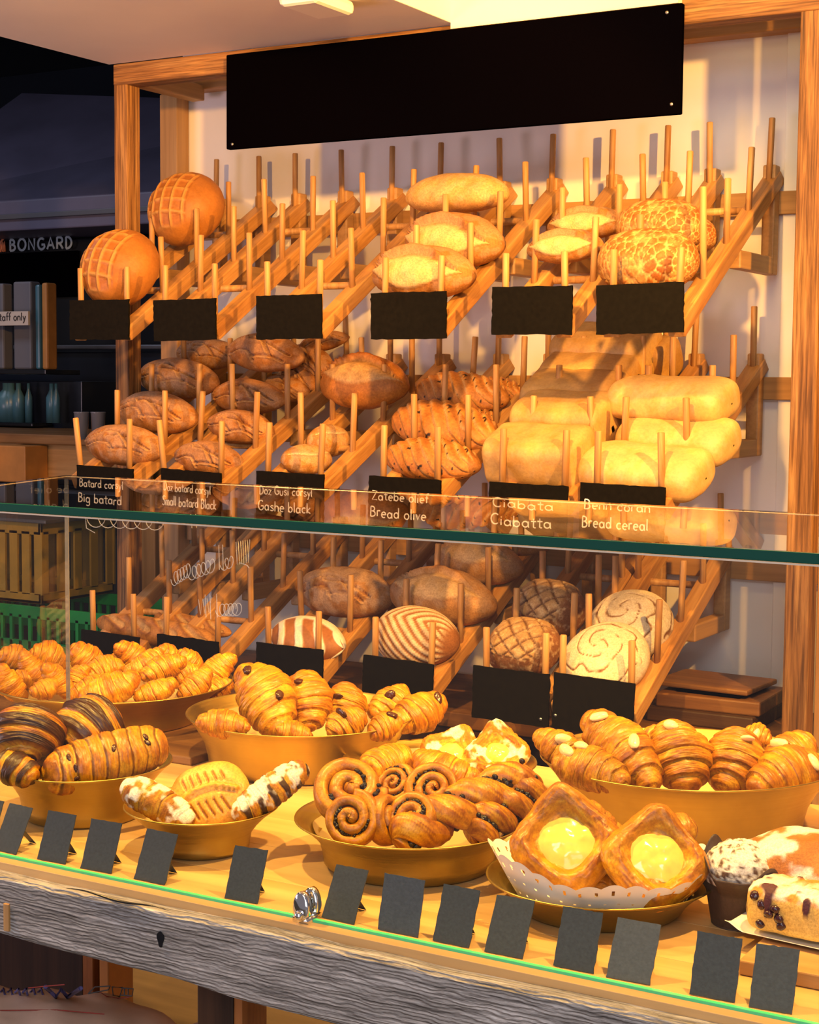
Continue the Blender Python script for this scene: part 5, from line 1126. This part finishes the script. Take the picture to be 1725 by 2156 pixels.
for i, (p0, d0, p1, d1, f_, lb, rl) in enumerate((((826,1766), -.105, (1122,1630), .02, 1.08, 'long chocolate-chip twist lying across the bowl front', 20), ((990,1758), -.08, (1138,1652), .03, 1.15, 'chocolate-chip twist beneath the long one at right', 80))):
    tm, tc = twist_parts(40+i, L=.23 if i == 0 else .15)
    o = place_axis('chocolate_twist', tm, p0, D+d0, p1, D+d1, lb, 'pastry', G_, fat=f_, roll=rl); new_obj('chocolate_chips', tc, None, o)
# --- dish 8: doily and custard danishes
b = B[8]; D = b['D']; G_ = 'custard pastries on the doily'
nf, nr = 480, 64; f_ = np.linspace(0, 2*PI, nf, endpoint=False); rs = np.linspace(.02, 1, nr); Rr, F_ = np.meshgrid(rs, f_, indexing='ij')
sc_ = 1+.025*np.abs(np.sin(F_*15))*sm(.9, 1, Rr)
s2 = Rr*.170; up_ = np.clip((s2-.096)/.074, 0, 1); rad = np.where(s2 < .096, s2, .096+.60*(s2-.096))*(1+.012*np.abs(np.sin(F_*15))*sm(.9, 1, Rr))
zz = .004+.060*up_**1.1+.005*np.abs(np.sin(F_*15))*sm(.9, 1, Rr)+.004*np.sin(F_*7)*up_; rad = rad*(1+.03*np.sin(F_*7+1)*up_)
lf = np.exp(-(((F_-math.radians(200)+PI) % (2*PI)-PI)/.55)**2); zz = zz+.020*lf*up_
P = np.stack([rad*np.cos(F_)*1.06, rad*np.sin(F_), zz], -1)
F = grid(nr, nf, True, False)
fr2 = F_.reshape(-1)[F].copy(); fr2 = np.where(fr2.max(1)-fr2.min(1) > 3, 0, fr2.mean(1)); rr2 = Rr.reshape(-1)[F].mean(1)
keep = np.ones(len(F), bool)
for k in range(44):
    for rad0, ofs in ((.94, 0), (.84, .5), (.73, 0)):
        a0 = (k+ofs)*2*PI/44; da = ((fr2-a0+PI) % (2*PI)-PI)*.135; dr = (rr2-rad0)*.17
        keep &= (da**2+dr**2) > (.0022 if rad0 > .9 else .0018)**2
dl = new_obj('paper_doily', make_mesh('paper_doily', P.reshape(-1, 3), F[keep])); dl.data.materials.append(M['whitepaper'])
dl.location = (b['x'], b['y'], .9048); dl.rotation_euler = (0, 0, ANG); tag(dl, 'white scalloped paper doily lining the low brass dish', 'doily')
d1 = danish('custard_danish', 15, .062, .60, (.020, .004, .000, .006), tone=.95, pw=3.4, top=.036)
d2 = danish('custard_danish', 19, .060, .60, (.016, .004, .000, .004), tone=.98, pw=3.4, top=.034)
put_danish('custard_danish', d1, 1192, 1778, D-.03, 1.02, TOCAM*.85+UP*.55-RGT*.12, 48, 'square custard pastry standing on the doily, left one', G_, .037, .0265, 1.0)
put_danish('custard_danish', d2, 1378, 1812, D-.07, 1.0, TOCAM*.8+UP*.6+RGT*.1, 38, 'square custard pastry leaning on the doily, right one', G_, .036, .0250, 1.0)
d3 = danish('berry_danish', 23, .040, .5, (.008, .008, .008, .008), tone=.6)
put_danish('berry_pastry', d3, 1285, 1852, D+.01, .9, UP, 20, 'dark berry pastry peeping out between the two custard pastries', G_)
o3 = place_axis('pastry_flap', croissant_mesh('pastry_flap', 97, 6, .2, L=.13, R=.025, tip=.5, pw=2.5, lam=16, tone=.85), (1188,1688), D+.05, (1325,1812), D+.05, 'folded pastry back rising behind the left custard pastry', 'pastry', G_, fat=1.35)
place_axis('pastry_flap', o3.data, (1300,1790), D-.0, (1466,1738), D+.02, 'folded pastry back rising behind the right custard pastry', 'pastry', G_, fat=1.3)
# --- muffin in tulip paper
mp = atZ(1534, 1962, .9005); mp = np.array([mp[0], mp[1]+.042, .9005])
mf = tag(empty('muffin', mp), 'dark muffin with icing sugar in brown tulip paper at right', 'muffin')
n, m_ = 30, 96; u = np.linspace(0, 1, n); a = np.linspace(0, 2*PI, m_, endpoint=False); U, A = np.meshgrid(u, a, indexing='ij')
hh = .066+.030*np.maximum(0, np.cos(4*(A-.95)))**1.2*(1-.55*np.exp(-((A-5.2)/.9)**2)); flare = .034+.011*U+.012*sm(.6, 1, U)
P = np.stack([flare*np.cos(A), flare*np.sin(A), U*hh], -1); P[..., :2] *= (1+.02*np.sin(A*9)*U)[..., None]
w_ = new_obj('tulip_paper', make_mesh('tulip_paper', P.reshape(-1, 3), [tuple(f) for f in grid(n, m_, True, True)]+[tuple(range(m_))]), M['brownpaper'], mf); sd = w_.modifiers.new('s', 'SOLIDIFY'); sd.thickness = .0008
u = np.linspace(0, PI*.62, 40); U, A = np.meshgrid(u, np.linspace(0, 2*PI, 80, endpoint=False), indexing='ij')
P = np.stack([np.sin(U)*np.cos(A)*.0455, np.sin(U)*np.sin(A)*.0455, .066+np.cos(U)*.036], -1); nn = fbm(P*110, 5, 4); P = P*(1+.10*(nn-.5))[..., None]
sg = sm(.40, .60, fbm(P*210+2, 9, 4)+.10*np.cos(U)); col = lerp(np.array((.10,.05,.03)), np.array((.84,.81,.80)), sg*.95)
new_obj('muffin_top', make_mesh('muffin_top', P.reshape(-1, 3), grid(40, 80, True, False), col.reshape(-1, 3)), M['sugar'], mf)
mf.scale = (1.06, 1.06, 1.06)
# --- cake board, slice with paper, dusted cake
p = atZ(1555, 2052, .9005)
cbd = box_obj('cake_board', (p[0], p[1], .9005), (.02, p[1]+.25, .9185), M['plainx'], None, .002); tag(cbd, 'small wooden serving board under the cake at right edge', 'board')
def hk_slice(P, x, y, z, sc, th_, nz, nf, col):
    topc = sm(.015, .021, z)
    col = lerp(np.array((.80,.58,.25)), np.array((.72,.47,.17)), nf)
    col = lerp(col, np.array((.56,.26,.09)), topc); sg = sm(.42, .6, fbm(P*42+1, 41, 3)+.1*(x > .0)); col = lerp(col, np.array((.90,.86,.82)), topc*sg*.95)
    be = sm(.66, .72, vnoise(P*62+4, 19))*sm(-.012, .0, z); col = lerp(col, np.array((.07,.018,.03)), be)
    return be*.003+topc*.003*(nf-.5)*2, col
sl = loaf('cake_slice', .135, .085, .062, M['sugar'], CRUMB, pe=9, qe=.25, cx=4.2, flat=.95, seed=81, hook=hk_slice, n=(130, 110), wob=.10)
o = new_obj('cake_slice', sl); q = atZ(1660, 1992, .92); o.location = (q[0]+.008, q[1]+.048, .9535); o.rotation_euler = (.0, 0, math.radians(-6)); tag(o, 'slice of yellow berry cake with sugared top at right edge', 'cake')
for i, (x, y) in enumerate(((1605,1905), (1618,1925), (1632,1915), (1600,1945), (1640,1935), (1590,1885), (1645,1950))): topping(o, blob_mesh('berry', .0062, M['berry'], i, (1, 1, .7)), x, y, depth(q), 1.0, i)
pp = MB(); nx_, ny_ = 30, 12; X_, Y2 = np.meshgrid(np.linspace(-.085, .085, nx_), np.linspace(-.052, .052, ny_), indexing='ij'); Zp = .0006+.010*sm(-.06, -.085, X_)+.006*sm(-.036, -.052, Y2)
pp.add(np.stack([X_, Y2, Zp], -1).reshape(-1, 3), grid(nx_, ny_, False)); po = pp.obj('cake_paper', M['whitepaper']); sd = po.modifiers.new('s', 'SOLIDIFY'); sd.thickness = .0006
po.location = (o.location[0], o.location[1], .9198); po.rotation_euler = (0, 0, math.radians(-6)); tag(po, 'white paper under the yellow berry cake slice', 'paper')
def hk_dust(P, x, y, z, sc, th_, nz, nf, col):
    sg = sm(.54, .68, fbm(P*38+2, 61, 4)+.14*sm(.0, .03, z)-.10*sm(-.02, -.04, y)); col = lerp(col, np.array((.90,.85,.82)), sg*.92); return .006*(nz-.5), col
dc = loaf('dusted_cake', .19, .13, .11, M['sugar'], np.array((.40,.17,.06)), pe=2.6, qe=.5, cx=2.3, seed=83, hook=hk_dust, wob=.14)
o = new_obj('dusted_cake', dc); q = atD(1715, 1845, depth(q)+.13); o.location = q; o.rotation_euler = (.25, 0, math.radians(8)); tag(o, 'large brown cake dusted with icing sugar behind the slice', 'cake')

# ================================================================== LIGHT
W = bpy.data.worlds.new('world'); S.world = W; W.use_nodes = True
W.node_tree.nodes['Background'].inputs['Color'].default_value = (.72, .62, .67, 1); W.node_tree.nodes['Background'].inputs['Strength'].default_value = .27
def spot(name, loc, tgt, e, col, size=70, blend=.35, r=.03):
    l = bpy.data.lights.new(name, 'SPOT'); l.energy = e; l.color = col; l.spot_size = math.radians(size); l.spot_blend = blend; l.shadow_soft_size = r
    o = bpy.data.objects.new(name, l); COL.objects.link(o); o.location = loc
    o.rotation_euler = (Vector(tgt)-Vector(loc)).to_track_quat('-Z', 'Y').to_euler(); return o
def area(name, loc, tgt, e, col, sx, sy):
    l = bpy.data.lights.new(name, 'AREA'); l.energy = e; l.color = col; l.shape = 'RECTANGLE'; l.size = sx; l.size_y = sy
    o = bpy.data.objects.new(name, l); COL.objects.link(o); o.location = loc; o.rotation_euler = (Vector(tgt)-Vector(loc)).to_track_quat('-Z', 'Y').to_euler(); return o
WARM = (1.0, .475, .095); WARM2 = (1.0, .56, .145)
spot('rack_spot', (.05, 2.25, 2.40), (-1.75, 3.7, 1.55), 315, WARM, 95)
spot('rack_spot', (-1.25, 2.05, 2.42), (-2.35, 3.7, 1.44), 165, WARM, 76)
spot('rack_spot', (-2.55, 2.2, 2.42), (-2.75, 3.7, 1.45), 50, WARM, 80)
spot('counter_spot', (-2.35, 1.6, 2.42), (-1.75, 2.1, .95), 130, WARM2, 75)
spot('counter_spot', (-1.5, 1.75, 2.42), (-1.3, 2.1, .95), 135, WARM2, 75)
spot('counter_spot', (-.35, 1.95, 2.42), (-.95, 2.1, .95), 170, WARM2, 75)
area('recess_lamp', (-1.0, 2.6, 2.74), (-1.2, 3.4, 2.6), 12, (1, .70, .30), .8, .3)
area('front_fill', (1.2, -2.6, 1.25), (-.6, 2.0, 1.15), 52, (.98, .94, .97), 3.0, 2.2)  # added neutral fill from behind the camera, not an actual window
area('hall_light', (.1, -1.0, 2.9), (-1.5, 1.8, .7), 34, (.97, .96, 1.0), 1.6, .9)
area('ceiling_fill', (-4.2, .6, 1.2), (-2.3, 2.6, 2.4), 30, (1.0, .72, .80), 1.2, .8)  # added pinkish fill to lift the ceiling, no lamp known there
area('back_room_light', (-5.0, 3.4, 3.2), (-4.9, 4.4, 1.0), 15, (.72, .80, 1.0), 1.0, .5)
S.view_settings.view_transform = 'Standard'; S.view_settings.look = 'None'; S.view_settings.gamma = 1.0; S.view_settings.exposure = 0.16
S.view_settings.use_curve_mapping = False
